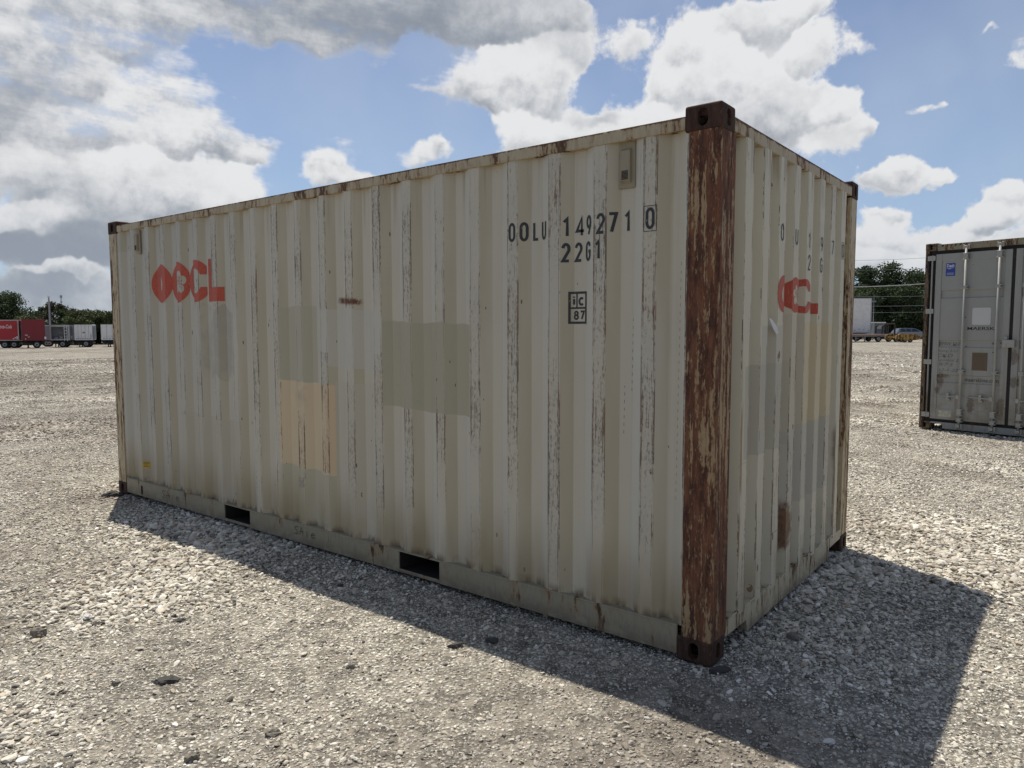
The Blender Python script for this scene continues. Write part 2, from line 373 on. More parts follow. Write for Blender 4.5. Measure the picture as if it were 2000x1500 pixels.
# ---------------------------------------------------------------- container materials
CREAM = (.565, .515, .405)
def crackle(g, s, z, k=0.0, sx=150, sz=3.2):
    """vertical scrapes and flakes, 0..1"""
    a = g.noise(g.com(s*sx+k, 3.1+k, z*sz), 1.0, 5, .72)
    b = g.noise(g.com(s*85+k, 9.7, z*42), 1.0, 4, .7)
    return a, b
def rect(g, s, z, s0, s1, z0, z1, slope=0.0, wob=.02):
    w = (g.noise(g.com(s*5, z0, z*1.5), 1.0, 2, .5)-.5)*wob*2
    zz = z + w - (s-s0)*slope
    a = s.ss(s0-.003, s0+.003)*(1-s.ss(s1-.003, s1+.003))
    return a*zz.ss(z0-.004, z0+.004)*(1-zz.ss(z1-.004, z1+.004))
def side_paint(g):
    p = g.coord(); x, y, z = g.sep(p)
    big = g.noise(g.com(x*.9, y, z*.7), 1.0, 4, .55); mid = g.noise(g.com(x*7, y*3, z*1.2), 1.0, 4, .6)
    c = g.mix(big.ss(.3, .7)*.5, CREAM, (.485, .455, .38))
    c = g.mix(mid.ss(.45, .75)*.35, c, (.50, .45, .34))
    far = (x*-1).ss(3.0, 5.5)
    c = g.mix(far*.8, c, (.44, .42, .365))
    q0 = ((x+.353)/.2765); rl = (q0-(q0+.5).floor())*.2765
    rib_shade_grime = rl.ss(.034, .040)*(1-rl.ss(.098, .108))*g.noise(g.com(x*3.6, 0.0, z*.5), 1.0, 3, .6).ss(.25, .6)
    c = g.mix(rib_shade_grime*.52, c, (.40, .335, .20))  # yellowish grime plus rib shade put into the colour
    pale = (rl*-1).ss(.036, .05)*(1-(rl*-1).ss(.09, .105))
    c = g.mix(pale*.45, c, (.60, .585, .52))  # lighter rib flank, its light put into the paint colour
    # older and newer coats of paint
    for s0, s1, z0, z1, sl, col, k in (
        (-3.385, -2.96, 1.20, 1.745, 0, (.42, .385, .285), .8), (-2.955, -2.25, 1.325, 1.72, -.02, (.52, .50, .43), .6),
        (-2.25, -1.505, 1.09, 1.635, -.03, (.40, .365, .26), .88), (-4.81, -3.93, .20, .875, -.03, (.44, .40, .315), .7),
        (-3.385, -2.76, .20, .60, -.03, (.44, .405, .29), .7), (-3.385, -2.76, .585, 1.213, -.03, (.64, .505, .325), .85),
        (-2.76, -2.30, .30, 1.22, 0, (.50, .46, .37), .5), (-2.84, -2.76, .60, 1.205, 0, (.60, .43, .26), .55),
        (-5.9, -5.62, .17, 2.3, 0, (.50, .47, .40), .6)):
        c = g.mix(rect(g, x, z, s0, s1, z0, z1, sl)*k, c, col)
    soot = rect(g, x, z, -4.50, -3.97, 1.20, 1.76, 0, .14)*g.noise(p, 3.5, 5, .65).ss(.34, .62)
    c = g.mix(soot*.34, c, (.20, .19, .17))
    sm = rect(g, x, z, -3.23, -3.04, 1.0, 1.205, 0, .1)*g.noise(p, 6, 4, .6).ss(.40, .6)*z.ss(1.0, 1.16)
    c = g.mix(sm*.42, c, (.16, .15, .14))
    qr = rect(g, x, z, -3.20, -3.10, .436, .51, 0, .01)*g.noise(p, 60, 2, .6).ss(.42, .55)
    c = g.mix(qr*.7, c, (.18, .19, .18))
    # worn outer ridges
    crest = y.lt(.0140)
    q = ((x+.353)/.2765); rel = (q - (q+.5).floor())*.2765; idx = (q+.5).floor()
    amt = g.noise(g.com(idx*5.37, 2.0, z*1.15), 1.0, 4, .6)
    amt = amt + (1-z.ss(2.2, 2.42))*.06 - (1-z.ss(.1, .75))*.13 - far*.03
    # ridges under fresh coats were painted over
    fresh = rect(g, x, z, -2.25, -1.52, 1.09, 1.635, -.03).max(rect(g, x, z, -3.385, -2.96, 1.20, 1.745)).max(rect(g, x, z, -2.955, -2.27, 1.42, 1.72)).max(rect(g, x, z, -3.385, -2.76, .2, .58)).max(rect(g, x, z, -4.81, -3.93, .2, .85))
    amt = amt - fresh*.16
    a, b = crackle(g, x, z)
    edge = rel.abs().ss(.020, .0345)
    lvl = amt.ss(.33, .68)
    s1 = (a + (b-.5)*.30 + edge*.10 + lvl*.19).ss(.73, .78)
    flake = (b + (a-.5)*.5 + lvl*.17+edge*.04).ss(.71, .76)
    worn = (s1*.92).max(flake*.5)*crest*((z.ss(.2, .5)*.75+.25))
    tint = g.noise(g.com(idx*3.3, 0.0, z*2), 1.0, 2, .5).ss(.42, .62)
    wcol = g.mix(tint, (.145, .112, .086), (.20, .115, .078))
    haze_ = (lvl*crest*b.ss(.35, .6))*.25
    c = g.mix(haze_, c, (.30, .275, .24))
    c = g.mix(worn, c, wcol)
    # long fine scratches along ridge edges
    ln = (1-(rel-.029-(g.noise(g.com(idx, z*1.3, .3), 1.0, 2, .5)-.5)*.012).abs().ss(.0006, .0016))*crest*g.noise(g.com(idx*2.1, z*2.2, 7.0), 1.0, 3, .6).ss(.45, .55)
    ln2 = (1-(rel+.030-(g.noise(g.com(idx, z*1.1, 5.3), 1.0, 2, .5)-.5)*.010).abs().ss(.0006, .0018))*crest*g.noise(g.com(idx*1.7, z*1.9, 3.0), 1.0, 3, .6).ss(.45, .56)
    c = g.mix(ln.max(ln2)*.85, c, (.09, .065, .05))
    # scattered chips everywhere
    v, vn = g.voro(g.com(x*15, y*15, z*5.5), 1.0)
    sz = g.noise(p, 2.2, 3, .6).ss(.40, .72)*.16
    chip = v.lt(sz*.62+.012)*g.noise(p, 40, 2, .6).gt(.43)
    chip = chip*(1-x.gt(-1.3)*z.gt(1.88)*z.lt(2.22))
    c = g.mix(chip*.85, c, (.085, .062, .045))
    # dashed scores
    for x0, z0, z1 in ((-.459, 1.26, 1.64), (-.205, .75, 1.9), (-.50, 1.05, 1.30)):
        l = (1-(x-x0-(z-1.2)*.012).abs().ss(.0012, .0030))*z.gt(z0)*z.lt(z1)*((z*26+x0*9).frac()).lt(.42)
        c = g.mix(l*.7, c, (.10, .09, .075))
    # rust bar on one ridge
    rb = (1-((z-1.765)*1.0+(x+2.54)*.06).abs().ss(.008, .030))*x.ss(-2.74, -2.68)*(1-x.ss(-2.50, -2.45))*g.noise(p, 26, 4, .7).ss(.36, .50)
    c = g.mix(rb, c, (.14, .055, .025))
    # ochre stains above the sill, drips below the rail
    st = (1-z.ss(.165, .62))*g.noise(g.com(x*3.2, 1.0, z*.5), 1.0, 3, .6).ss(.30, .60)
    c = g.mix(st*.75, c, (.29, .225, .12))
    st2 = (1-z.ss(.165, .225))*g.noise(g.com(x*14, 1.0, z*5), 1.0, 3, .6).ss(.42, .58)
    c = g.mix(st2*.8, c, (.13, .085, .045))
    dr = z.ss(2.12, 2.49)*g.noise(g.com(x*24, 4.0, z*.8), 1.0, 3, .6).ss(.50, .68)
    c = g.mix(dr*.45, c, (.27, .22, .15))
    g.link(c, g.b.inputs['Base Color']); g.put(g.b.inputs['Roughness'], worn*.3+.48); g.b.inputs['Specular IOR Level'].default_value = .35
    dent = g.noise(g.com(x*2.6, y, z*1.6), 1.0, 3, .5)
    nb = g.bump(dent, .55, .012); g.link(g.bump(worn*-1+b*.2, .35, .0015, nb), g.b.inputs['Normal'])
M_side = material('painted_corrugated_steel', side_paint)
def end_paint(g):
    p = g.coord(); x, y, z = g.sep(p)
    big = g.noise(g.com(x, y*.9, z*.7), 1.0, 4, .55)
    c = g.mix(big.ss(.3, .7)*.6, (.60, .55, .42), (.52, .49, .39))
    for s0, s1, z0, z1, sl, col, k in (
        (1.30, 1.98, 1.01, 1.625, -.01, (.60, .50, .32), .75), (.36, 1.05, .93, 1.40, 0, (.43, .40, .32), .75), (.58, 1.0, 1.12, 1.60, 0, (.46, .43, .35), .6),
        (.98, 1.98, .55, 1.015, 0, (.45, .42, .36), .65), (1.0, 1.30, 1.0, 1.66, 0, (.52, .46, .35), .6)):
        c = g.mix(rect(g, y, z, s0, s1, z0, z1, sl)*k, c, col)
    q = ((y-.363)/.2461); rel = (q-(q+.5).floor())*.2461; idx = (q+.5).floor()
    crest = x.gt(-.006)
    amt = g.noise(g.com(idx*4.1, 6.0, z*1.5), 1.0, 4, .6) + (1-z.ss(.5, 1.2))*.10
    a, b = crackle(g, y, z, 4.0, 60, 3.0)
    edge = rel.abs().ss(.030, .049)
    worn = (a + (b-.5)*.4 + edge*.10 + amt.ss(.35, .7)*.16).ss(.735, .775)*crest
    c = g.mix(worn*.9, c, g.mix(big.ss(.4, .6), (.09, .06, .04), (.17, .10, .06)))
    wob = (g.noise(g.com(idx*1.3, z*3, .3), 1.0, 4, .65)-.5)
    ln = (1-(rel.abs()-.046-wob*.02).abs().ss(.001, .004))*(g.noise(g.com(idx*2.1, z*2.4, 7.0), 1.0, 3, .65)+(1-z.ss(.4, 1.2))*.07).ss(.44, .54)*(x.gt(-.03))
    c = g.mix(ln*.95, c, (.12, .06, .03))
    # horizontal rub marks
    hr = (1-((z*6+idx*.37).frac()-.5).abs().ss(.012, .03))*g.noise(g.com(idx*3, z*5, 2.0), 1.0, 3, .6).ss(.56, .62)*crest*(1-z.ss(.7, 1.0))
    c = g.mix(hr*.9, c, (.09, .06, .04))
    v, _ = g.voro(g.com(x*8, y*13, z*7), 1.0)
    chip = v.lt(g.noise(p, 2.0, 3, .6).ss(.35, .7)*.17+.01)*g.noise(p, 40, 2, .6).gt(.42)
    c = g.mix(chip*.85, c, (.11, .065, .035))
    rs = (1-(g.vadd(g.com(0.0, (y-1.03)*7.0, (z-.45)*5.2), (0, 0, 0), 'ADD')).t and 0) if False else None
    dx = (y-1.03)*8.0; dz = (z-.45)*6.6
    rr = (dx*dx+dz*dz)
    sp = (1-(rr+(g.noise(p, 16, 4, .65)-.5)*1.8).ss(.45, 1.2))
    c = g.mix(sp*.92, c, g.mix(g.noise(p, 28, 3, .6).ss(.4, .6), (.17, .065, .02), (.06, .028, .018)))
    dy = (y-.33).abs()
    rd = (1-dy.ss(.004, .022))*(1-z.ss(1.25, 1.45))*g.noise(g.com(y*22, 0.0, z*2.2), 1.0, 4, .65).ss(.42, .56)
    c = g.mix(rd*.85, c, (.22, .105, .035))
    rv = (1-(y-2.05-wob*.05).abs().ss(.006, .028))*(1-z.ss(.85, 1.0))
    c = g.mix(rv*.9, c, (.09, .045, .022))
    dn = (1-z.ss(.20, .5))*g.noise(g.com(1.0, y*6, z), 1.0, 3, .6).ss(.4, .62)
    c = g.mix(dn*.5, c, (.28, .20, .10))
    dn = z.ss(2.25, 2.5)*g.noise(g.com(1.0, y*20, z*1.2), 1.0, 3, .6).ss(.48, .62)
    c = g.mix(dn*.6, c, (.22, .15, .09))
    g.link(c, g.b.inputs['Base Color']); g.put(g.b.inputs['Roughness'], .52); g.b.inputs['Specular IOR Level'].default_value = .35
    nb = g.bump(g.noise(g.com(x, y*2.5, z*2.2), 1.0, 3, .5), .7, .014)
    g.link(g.bump(worn*-1+b*.2, .35, .002, nb), g.b.inputs['Normal'])
M_end = material('painted_end_wall_steel', end_paint)
def rusty(name, paint, rust1, rust2, bias, sxy=22, sz=2.2, fine=70, darkbias=.0, top=None, mud=False):
    def f(g):
        p = g.coord(); x, y, z = g.sep(p)
        a = g.noise(g.com(x*sxy, y*sxy, z*sz), 1.0, 5, .65)
        b = g.noise(g.com(x*fine, y*fine, z*fine*.28), 1.0, 4, .7)
        big = g.noise(g.com(x*4, y*4, z*1.3), 1.0, 3, .6)
        f_ = a*.55 + b*.30 + big*.45
        if top: f_ = f_ + z.ss(top-.016, top)*.2
        m = f_.ss(bias, bias+.045)
        halo = f_.ss(bias-.07, bias+.02)
        pc = g.mix(b.ss(.4, .7)*.5, paint, tuple(v*.72 for v in paint))
        c = g.mix(halo*.55, pc, (.32, .20, .09))
        rc = g.mix((g.noise(g.com(x*26, y*26, z*4.5), 1.0, 5, .72)+darkbias).ss(.36, .62), rust1, rust2)
        rc = g.mix((1-(b+.06).ss(.34, .5))*.45, rc, paint)
        c = g.mix(m, c, rc)
        if mud: c = g.mix((1-z.ss(.02, .13))*g.noise(g.com(x*9, y*9, z*12), 1.0, 4, .7).ss(.34, .58)*.75, c, (.17, .135, .095))
        g.link(c, g.b.inputs['Base Color']); g.put(g.b.inputs['Roughness'], m*.25+.55); g.b.inputs['Specular IOR Level'].default_value = .3
        g.link(g.bump(b*.5+a*.4-m*.4, .7, .004), g.b.inputs['Normal'])
    return material(name, f)
M_post = rusty('rusted_post_paint', (.37, .265, .155), (.195, .080, .042), (.068, .029, .019), .578, 38, 3.0, 110)
M_post2 = rusty('flaking_post_paint', (.50, .42, .28), (.17, .08, .04), (.06, .03, .018), .655, 26, 1.8)
M_cast = rusty('rusted_casting', (.13, .085, .055), (.075, .038, .025), (.038, .020, .014), .52)
M_rail = rusty('rusty_rail_paint', (.46, .39, .27), (.24, .145, .085), (.10, .055, .035), .69, 18, 3.5, 60, .04, 2.550)
M_sill = rusty('sill_paint', (.31, .275, .195), (.12, .07, .04), (.06, .038, .025), .74, 12, 2.5, 60, mud=True)
M_endsill = rusty('end_sill_paint', (.52, .46, .33), (.15, .075, .035), (.06, .03, .018), .70, 30, 2.0, 60, mud=True)
M_roof = weathered('roof_steel', (.36, .34, .29), amount=.7, th=.58)
M_under = weathered('underframe_steel', (.03, .026, .022), .8, .6)
M_door1 = weathered('cream_door_steel', CREAM, amount=.6)
M_vent = weathered('tan_vent_plastic', (.33, .285, .195), .6, .2)
def decal(name, col, keep=.72):
    def f(g):
        p = g.coord(); x, y, z = g.sep(p); s = x+y
        a, b = crackle(g, s, z, 1.0)
        hole = (a*.6+b*.45).ss(keep*.78, keep*.78+.03)
        c = g.mix(b.ss(.4, .65)*.35, col, tuple(min(1, v*1.5+.03) for v in col))
        g.link(c, g.b.inputs['Base Color']); g.b.inputs['Roughness'].default_value = .5
        tr = g.new('ShaderNodeBsdfTransparent'); mx = g.new('ShaderNodeMixShader')
        g.link(hole, mx.inputs[0]); g.link(g.b.outputs[0], mx.inputs[1]); g.link(tr.outputs[0], mx.inputs[2])
        g.link(mx.outputs[0], g.m.node_tree.nodes['Material Output'].inputs[0])
    return material(name, f)
M_black = decal('black_lettering', (.022, .024, .024), .83)
M_orange = decal('red_orange_logo_paint', (.42, .062, .026), .785)
M_marker = material('marker_ink', None, (.05, .045, .05), .7)
M_yellow = material('yellow_plate', None, (.55, .36, .03), .5)
M_dark = material('black_void', None, (.01, .01, .01), .9)
M_foil = material('peeled_film', None, (.6, .6, .62), .3)

# ---------------------------------------------------------------- container parts
def casting(parent, ox, oy, oz, sx, sy, mat, name='corner_casting', top=True):
    """ox,oy,oz outer corner; sx,sy direction into the container"""
    LX, LY, LZ = .178, .162, .118
    bm = bmesh.new(); box(bm, (min(0, sx*LX), min(0, sy*LY), 0), (max(0, sx*LX), max(0, sy*LY), LZ))
    bmesh.ops.bevel(bm, geom=bm.edges[:], offset=.013, segments=3, affect='EDGES', profile=.55)
    o = obj(name, bm, mat)
    cb = bmesh.new(); box(cb, (min(sx*.028, sx*.150), min(sy*.028, sy*.135), .026), (max(sx*.028, sx*.150), max(sy*.028, sy*.135), .092))
    cut(o, cb)
    def stad(cx, cz, w, h): return arc(cx, cz+h/2-w/2, w/2, w/2, 0, 180, 6)+arc(cx, cz-h/2+w/2, w/2, w/2, 180, 360, 6)
    cb = bmesh.new(); prism(cb, stad(sx*.089, .059, .050, .080), -.05*sy, .06*sy, 'y'); cut(o, cb)
    cb = bmesh.new(); prism(cb, stad(sy*.081, .059, .048, .078), -.05*sx, .06*sx, 'x'); cut(o, cb)
    z0, z1 = (.07, .2) if top else (-.1, .05)
    cb = bmesh.new(); prism(cb, [(sx*.089+a, sy*.081+b) for a, b in arc(0, 0, .055, .032, 0, 360, 16)[:-1]], z0, z1, 'z'); cut(o, cb)
    o.data.shade_flat(); o.parent = parent; o.location = (ox, oy, oz)
    return o
def strip_sheet(prof, z0, z1, frame, zs=None):
    """folded sheet from a profile [(s, depth)]; frame maps (s, d, z) to xyz"""
    bm = bmesh.new(); zs = zs or [z0, z1]; rows = []
    for z in zs: rows.append([bm.verts.new(frame(s, d, z)) for s, d in prof])
    for a, b in zip(rows, rows[1:]):
        for i in range(len(prof)-1): bm.faces.new((a[i], a[i+1], b[i+1], b[i]))
    return bm
CL, CW, CH = 6.058, 2.438, 2.591
BASE = Vector((-3.029, 1.219, 0))
c1 = thing('shipping_container', 'large cream shipping container with rusty corner post and red-orange logo, nearest the camera', 'shipping container', BASE)
def part(name, bm, mat, smooth=False, parent=None):
    o = obj(name, bm, mat, parent or c1, smooth)
    if parent is None or parent == c1: o.location = -BASE
    return o
PITCH1, X0 = .2765, -.353
side_prof = [(-.150, .014), (-.166, .013), (-.222, .048), (-.262, .048)]
for k in range(20):
    c = X0-PITCH1*k
    side_prof += [(c+.036, .012), (c-.036, .012)] + ([(c-.103, .048), (c-.1735, .048)] if k < 19 else [])
side_prof += [(-5.710, .048), (-5.80, .048), (-5.855, .014), (-5.905, .014)]
side_prof = side_prof[::-1]
end_prof = [(.176, .050), (.29, .050)]
for k in range(8):
    c = .363+.2461*k
    end_prof += [(c-.053, .003), (c+.053, .003)] + ([(c+.075, .048), (c+.2461-.077, .048)] if k < 7 else [])
end_prof += [(2.165, .050), (2.262, .050)]
F_side = lambda s, d, z: (s, d, z)
F_end = lambda s, d, z: (-d, s, z)
F_back = lambda s, d, z: (s, CW-d, z)
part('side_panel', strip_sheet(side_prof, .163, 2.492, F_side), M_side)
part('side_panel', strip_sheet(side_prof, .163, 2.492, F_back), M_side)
part('end_wall', strip_sheet(end_prof, .150, 2.492, F_end), M_end)
for sx, ox in ((-1, 0), (1, -CL)):
    for sy, oy in ((1, 0), (-1, CW)):
        for z in (0, CH-.118):
            c = casting(c1, 0, 0, 0, sx, sy, M_cast, top=z > 0); c.location = Vector((ox, oy, z))-BASE
# corner posts
def post_prof(sx, sy, ox, oy, wx, wy, r=.016, t=.006):
    a = [(ox+sx*(wx), oy+sy*.003)]
    cx, cy = ox+sx*(.003+r), oy+sy*(.003+r)
    a += [(cx-sx*r*math.sin(R_(q)), cy-sy*r*math.cos(R_(q))) for q in range(0, 91, 15)]
    a += [(ox+sx*.003, oy+sy*wy), (ox+sx*(.003+.05), oy+sy*wy), (ox+sx*.055, oy+sy*.06), (ox+sx*wx, oy+sy*.055)]
    return a
for sx, sy, ox, oy, mt in ((-1, 1, 0, 0, M_post), (-1, -1, 0, CW, M_post2), (1, 1, -CL, 0, M_post2), (1, -1, -CL, CW, M_post2)):
    bm = bmesh.new(); prism(bm, post_prof(sx, sy, ox, oy, .153, .178), .116, 2.475)
    o = part('corner_post', bm, mt)
    if mt is M_post: o['label'] = 'heavily rusted brown corner post'
# top rails
def rail(a, b, seg): return BX(a, b, bev=.006, seg=seg)
part('top_rail', rail((-5.882, .004, 2.489), (-.176, .060, 2.549), 2), M_rail)
part('top_rail', rail((-5.882, CW-.060, 2.489), (-.176, CW-.004, 2.549), 2), M_rail)
part('end_rail', rail((-.060, .160, 2.489), (-.003, CW-.160, 2.553), 2), M_rail)
part('end_rail', rail((-CL+.003, .160, 2.489), (-CL+.09, CW-.160, 2.553), 2), M_rail)
bm = bmesh.new(); rp = []
s = -.06
while s > -CL+.1: rp += [(s, 0), (s-.07, 0), (s-.10, .018), (s-.17, .018)]; s -= .21
rows = [[bm.verts.new((x, y, 2.548-d)) for x, d in rp] for y in (.058, CW-.058)]
for i in range(len(rp)-1): bm.faces.new((rows[0][i], rows[0][i+1], rows[1][i+1], rows[1][i]))
part('roof', bm, M_roof)
# sills with fork pockets
PK = ((-4.166, -3.800), (-2.108, -1.752))
for y0, y1, yo in ((.004, .016, -1), (CW-.016, CW-.004, 1)):
    bm = bmesh.new(); e = -5.882; yl0, yl1 = (y0, y0+.085) if yo < 0 else (y1-.085, y1)
    for a, b in ((-5.882, PK[0][0]), (PK[0][1], PK[1][0]), (PK[1][1], -.176)):
        box(bm, (a, y0, .022), (b, y1, .160))
    box(bm, (-5.882, yl0-.001 if yo < 0 else yl0, .158), (-.176, yl1 if yo < 0 else yl1+.001, .166))
    bmesh.ops.bevel(bm, geom=bm.edges[:], offset=.003, segments=1, affect='EDGES')
    part('bottom_sill', bm, M_sill)
for a, b in PK:
    part('pocket_strap', BX((a+.001, .005, .024), (b-.001, .014, .045), bev=.002, seg=1), M_sill)
    bm = bmesh.new()
    box(bm, (a-.006, .018, .024), (a, CW-.018, .156)); box(bm, (b, .018, .024), (b+.006, CW-.018, .156)); box(bm, (a, .018, .150), (b, CW-.018, .156)); box(bm, (a, 1.2, .024), (b, 1.21, .149)); box(bm, (a, .020, .023), (b, CW-.020, .034))  # plate across the middle is added to keep the pocket dark
    part('fork_pocket', bm, M_under)
part('floor_pan', BX((-5.9, .05, .167), (-.065, CW-.05, .185)), M_under)
# end sill: deep in the middle, raised over the ends, with welded ledge
bm = bmesh.new()
prism(bm, [(.178, .092), (.455, .088), (.470, .028), (1.965, .030), (1.985, .095), (2.262, .100), (2.262, .166), (.178, .172)], -.040, -.004, 'x')
box(bm, (-.085, .178, .160), (-.042, 2.262, .175))
part('end_sill', bm, M_endsill)
for k in range(8):
    y = .30+.2461*k; part('weld_ledge', BX((-.006, y-.05, .1655), (-.0005, y+.045, .176), bev=.002, seg=1), M_endsill)
# simple door end
for y0, y1 in ((.160, 1.212), (1.226, 2.278)): part('door_leaf', BX((-CL+.02, y0, .13), (-CL+.06, y1, 2.488), bev=.004, seg=1), M_door1)
for y in (.6, 1.03, 1.41, 1.84):
    bm = bmesh.new(); cyl(bm, (-CL+.004, y, .06), (-CL+.004, y, 2.53), .014); part('locking_bar', bm, M_door1)
part('door_sill', BX((-CL+.004, .178, .01), (-CL+.10, CW-.178, .128)), M_sill)
# vents
def vent(x0, x1, z0, z1, yb):
    v = part('vent', BX((x0, yb-.012, z0), (x1, yb+.002, z1), bev=.004), M_vent)
    w = x1-x0; h = z1-z0
    hood = bmesh.new(); prism(hood, [(yb-.012, z1-h*.14), (yb-.030, z1-h*.20), (yb-.030, z0+h*.16), (yb-.012, z0+h*.10)], x0+w*.22, x1-w*.22, 'x')
    part('vent_hood', hood, M_vent, parent=v)
    hb = bmesh.new()
    for i in range(7):
        for j in range(7):
            a = x0+w*(.30+.40*(i+.15)/7); b = z0+h*(.18+.20*j/7)
            box(hb, (a, yb-.0325, b), (a+w*.034, yb-.0305, b+h*.017))
    part('vent_grille', hb, M_dark, parent=v)
vent(-.540, -.448, 2.268, 2.490, .048)
vent(-5.575, -5.490, 2.262, 2.474, .040)
# lettering on the long side
bm = bmesh.new(); ZL, HL = 2.056, .103
for ch, a, b in (('O', -1.210, -1.163), ('O', -1.138, -1.093), ('L', -1.069, -1.028), ('U', -1.011, -.967), ('1', -.860, -.812), ('4', -.796, -.738),
                 ('9', -.729, -.686), ('2', -.650, -.600), ('7', -.587, -.541), ('1', -.512, -.462), ('0', -.375, -.327)):
    glyph(bm, ch, a, ZL, b-a, HL, .0148)
glyph(bm, '[', -.385, 2.046, .069, .122, .003, .0004)
conform(bm, side_prof); part('lettering', bm, M_black); bm = bmesh.new()
for ch, a, b in (('2', -.863, -.820), ('2', -.800, -.753), ('G', -.733, -.690), ('1', -.660, -.610)): glyph(bm, ch, a, 1.928, b-a, .100, .0148)
conform(bm, side_prof); part('lettering', bm, M_black)
bm = bmesh.new()                                    # framed i c 87 mark
ribbon(bm, [(-.824, 1.615), (-.729, 1.615), (-.729, 1.770), (-.824, 1.770)], .012, True)
ribbon(bm, [(-.818, 1.691), (-.735, 1.691)], .009, False, -.0003); ribbon(bm, [(-.785, 1.6955), (-.785, 1.764)], .008, False, -.0006)
glyph(bm, 'i', -.812, 1.703, .020, .054, .012); glyph(bm, 'c', -.776, 1.702, .037, .060, .0115)
glyph(bm, '8', -.804, 1.629, .031, .049, .0100); glyph(bm, '7', -.767, 1.629, .030, .049, .0100)
conform(bm, side_prof); part('inspection_mark', bm, M_black)
def logo(x0, z0, k, prof, frame, parent, bar=True, kz=None):
    """four fat letters, the second with a plum flower cut out; 1.176 x .355 before scaling"""
    kz = kz or k; bm = bmesh.new(); T = lambda lp: [(x0+a*k, z0+b*kz) for a, b in lp]
    def add(loops, dy): join(bm, filled([T(l) for l in loops]), dy)
    O = lambda cx: arc(cx, .1775, .168, .1775, 0, 360, 40)[:-1]
    add([O(.165), arc(.165, .172, .048, .082, 0, 360, 20)[:-1]], 0)
    pet = []
    for i in range(60):
        q = 2*PI*i/60; r = .060+.036*abs(math.cos(2.5*(q-PI/2)))**.8
        pet.append((.503+r*.95*math.cos(q), .175+r*1.08*math.sin(q)))
    add([arc(.478, .1775, .158, .1775, 0, 360, 40)[:-1], pet], -.0003)
    # C, open to the right
    c = arc(.785, .1775, .160, .1775, 42, 318, 30)+[(.905, .125)]+arc(.775, .1775, .085, .105, 330, 30, 16)+[(.905, .230)]
    add([c], -.0006)
    add([[(.928, .355), (.975, .355), (.975, .115), (1.176, .115), (1.176, 0), (.928, 0)] if bar else [(.925, .115), (1.176, .115), (1.176, 0), (.925, 0)]], -.0009)
    st = bmesh.new()
    for a in (20, 60, 95, 140, 200, 300, 340):
        r0, r1 = .008, .048
        ribbon(st, T([(.503+r0*math.cos(R_(a)), .175+r0*math.sin(R_(a))), (.503+r1*math.cos(R_(a)), .175+r1*math.sin(R_(a)))]), .004*k)
        ribbon(st, T([(.503+r1*math.cos(R_(a)), .170+r1*math.sin(R_(a))), (.503+r1*math.cos(R_(a)), .182+r1*math.sin(R_(a)))]), .010*k)
    join(bm, st, -.0012)
    conform(bm, prof, .0015)
    for v in bm.verts: v.co = Vector(frame(v.co.x, v.co.y, v.co.z))
    part('logo', bm, M_orange)
logo(-5.275, 1.806, .975, side_prof, F_side, c1)
# marker writing on the sill, stickers
SILL = [(-7, .004), (1, .004)]
for x0, z0, w, h in ((-5.20, .070, .33, .068), (-3.22, .082, .26, .062)):
    bm = bmesh.new(); q = w/4
    for i, ch in enumerate('SAle'): glyph(bm, ch, x0+i*q, z0, q*.85, h*(1.0 if i < 2 else .8), .0045)
    conform(bm, SILL, .0045); part('handwriting', bm, M_marker)
bm = filled([[(-5.565, .290), (-5.487, .290), (-5.487, .356), (-5.565, .356)]]); conform(bm, side_prof, .002); part('sticker', bm, M_yellow)['label'] = 'small yellow warning plate'
bm = bmesh.new()
for zz, w in ((.346, .055), (.333, .062), (.320, .045), (.306, .058)): ribbon(bm, [(-5.557, zz), (-5.557+w, zz)], .005)
conform(bm, side_prof, .0035); part('sticker_print', bm, M_marker)
bm = bmesh.new(); prism(bm, arc(-5.580, .105, .016, .022, 0, 180, 8)+arc(-5.580, .062, .016, .022, 180, 360, 8), .0015, .0045, 'y'); part('drain_slot', bm, M_dark)
# lettering and logo on the end wall
bm = bmesh.new(); YC = lambda j: .363+.2461*2+(j-2)*.12305
for j, ch in ((1, 'O'), (2, 'O'), (3, 'L'), (4, 'U'), (6, '1'), (7, '4'), (8, '9'), (9, '2'), (10, '7'), (11, '1'), (12, '0')):
    glyph(bm, ch, YC(j)-.024, 2.053, .048, .092, .011)
glyph(bm, '[', YC(12)-.034, 2.045, .068, .110, .003, .0004)
conform(bm, end_prof)
for v in bm.verts: v.co = Vector(F_end(*v.co))
part('lettering', bm, M_black); bm = bmesh.new()
for j, ch in ((6, '2'), (7, '2'), (8, 'G'), (9, '1')): glyph(bm, ch, YC(j)-.024, 1.925, .048, .092, .011)
conform(bm, end_prof)
for v in bm.verts: v.co = Vector(F_end(*v.co))
part('lettering', bm, M_black)
logo(.803, 1.672, .634, end_prof, F_end, c1, False, .565)
bm = bmesh.new(); pts = [(.655, 1.640), (.70, 1.632), (.765, 1.60), (.80, 1.565), (.775, 1.55), (.72, 1.585)]
prism(bm, pts, 0.0035, 0.0055, 'x')
for v in bm.verts: v.co.x += .03*max(0, v.co.y-.70)
part('peeling_film', bm, M_foil)

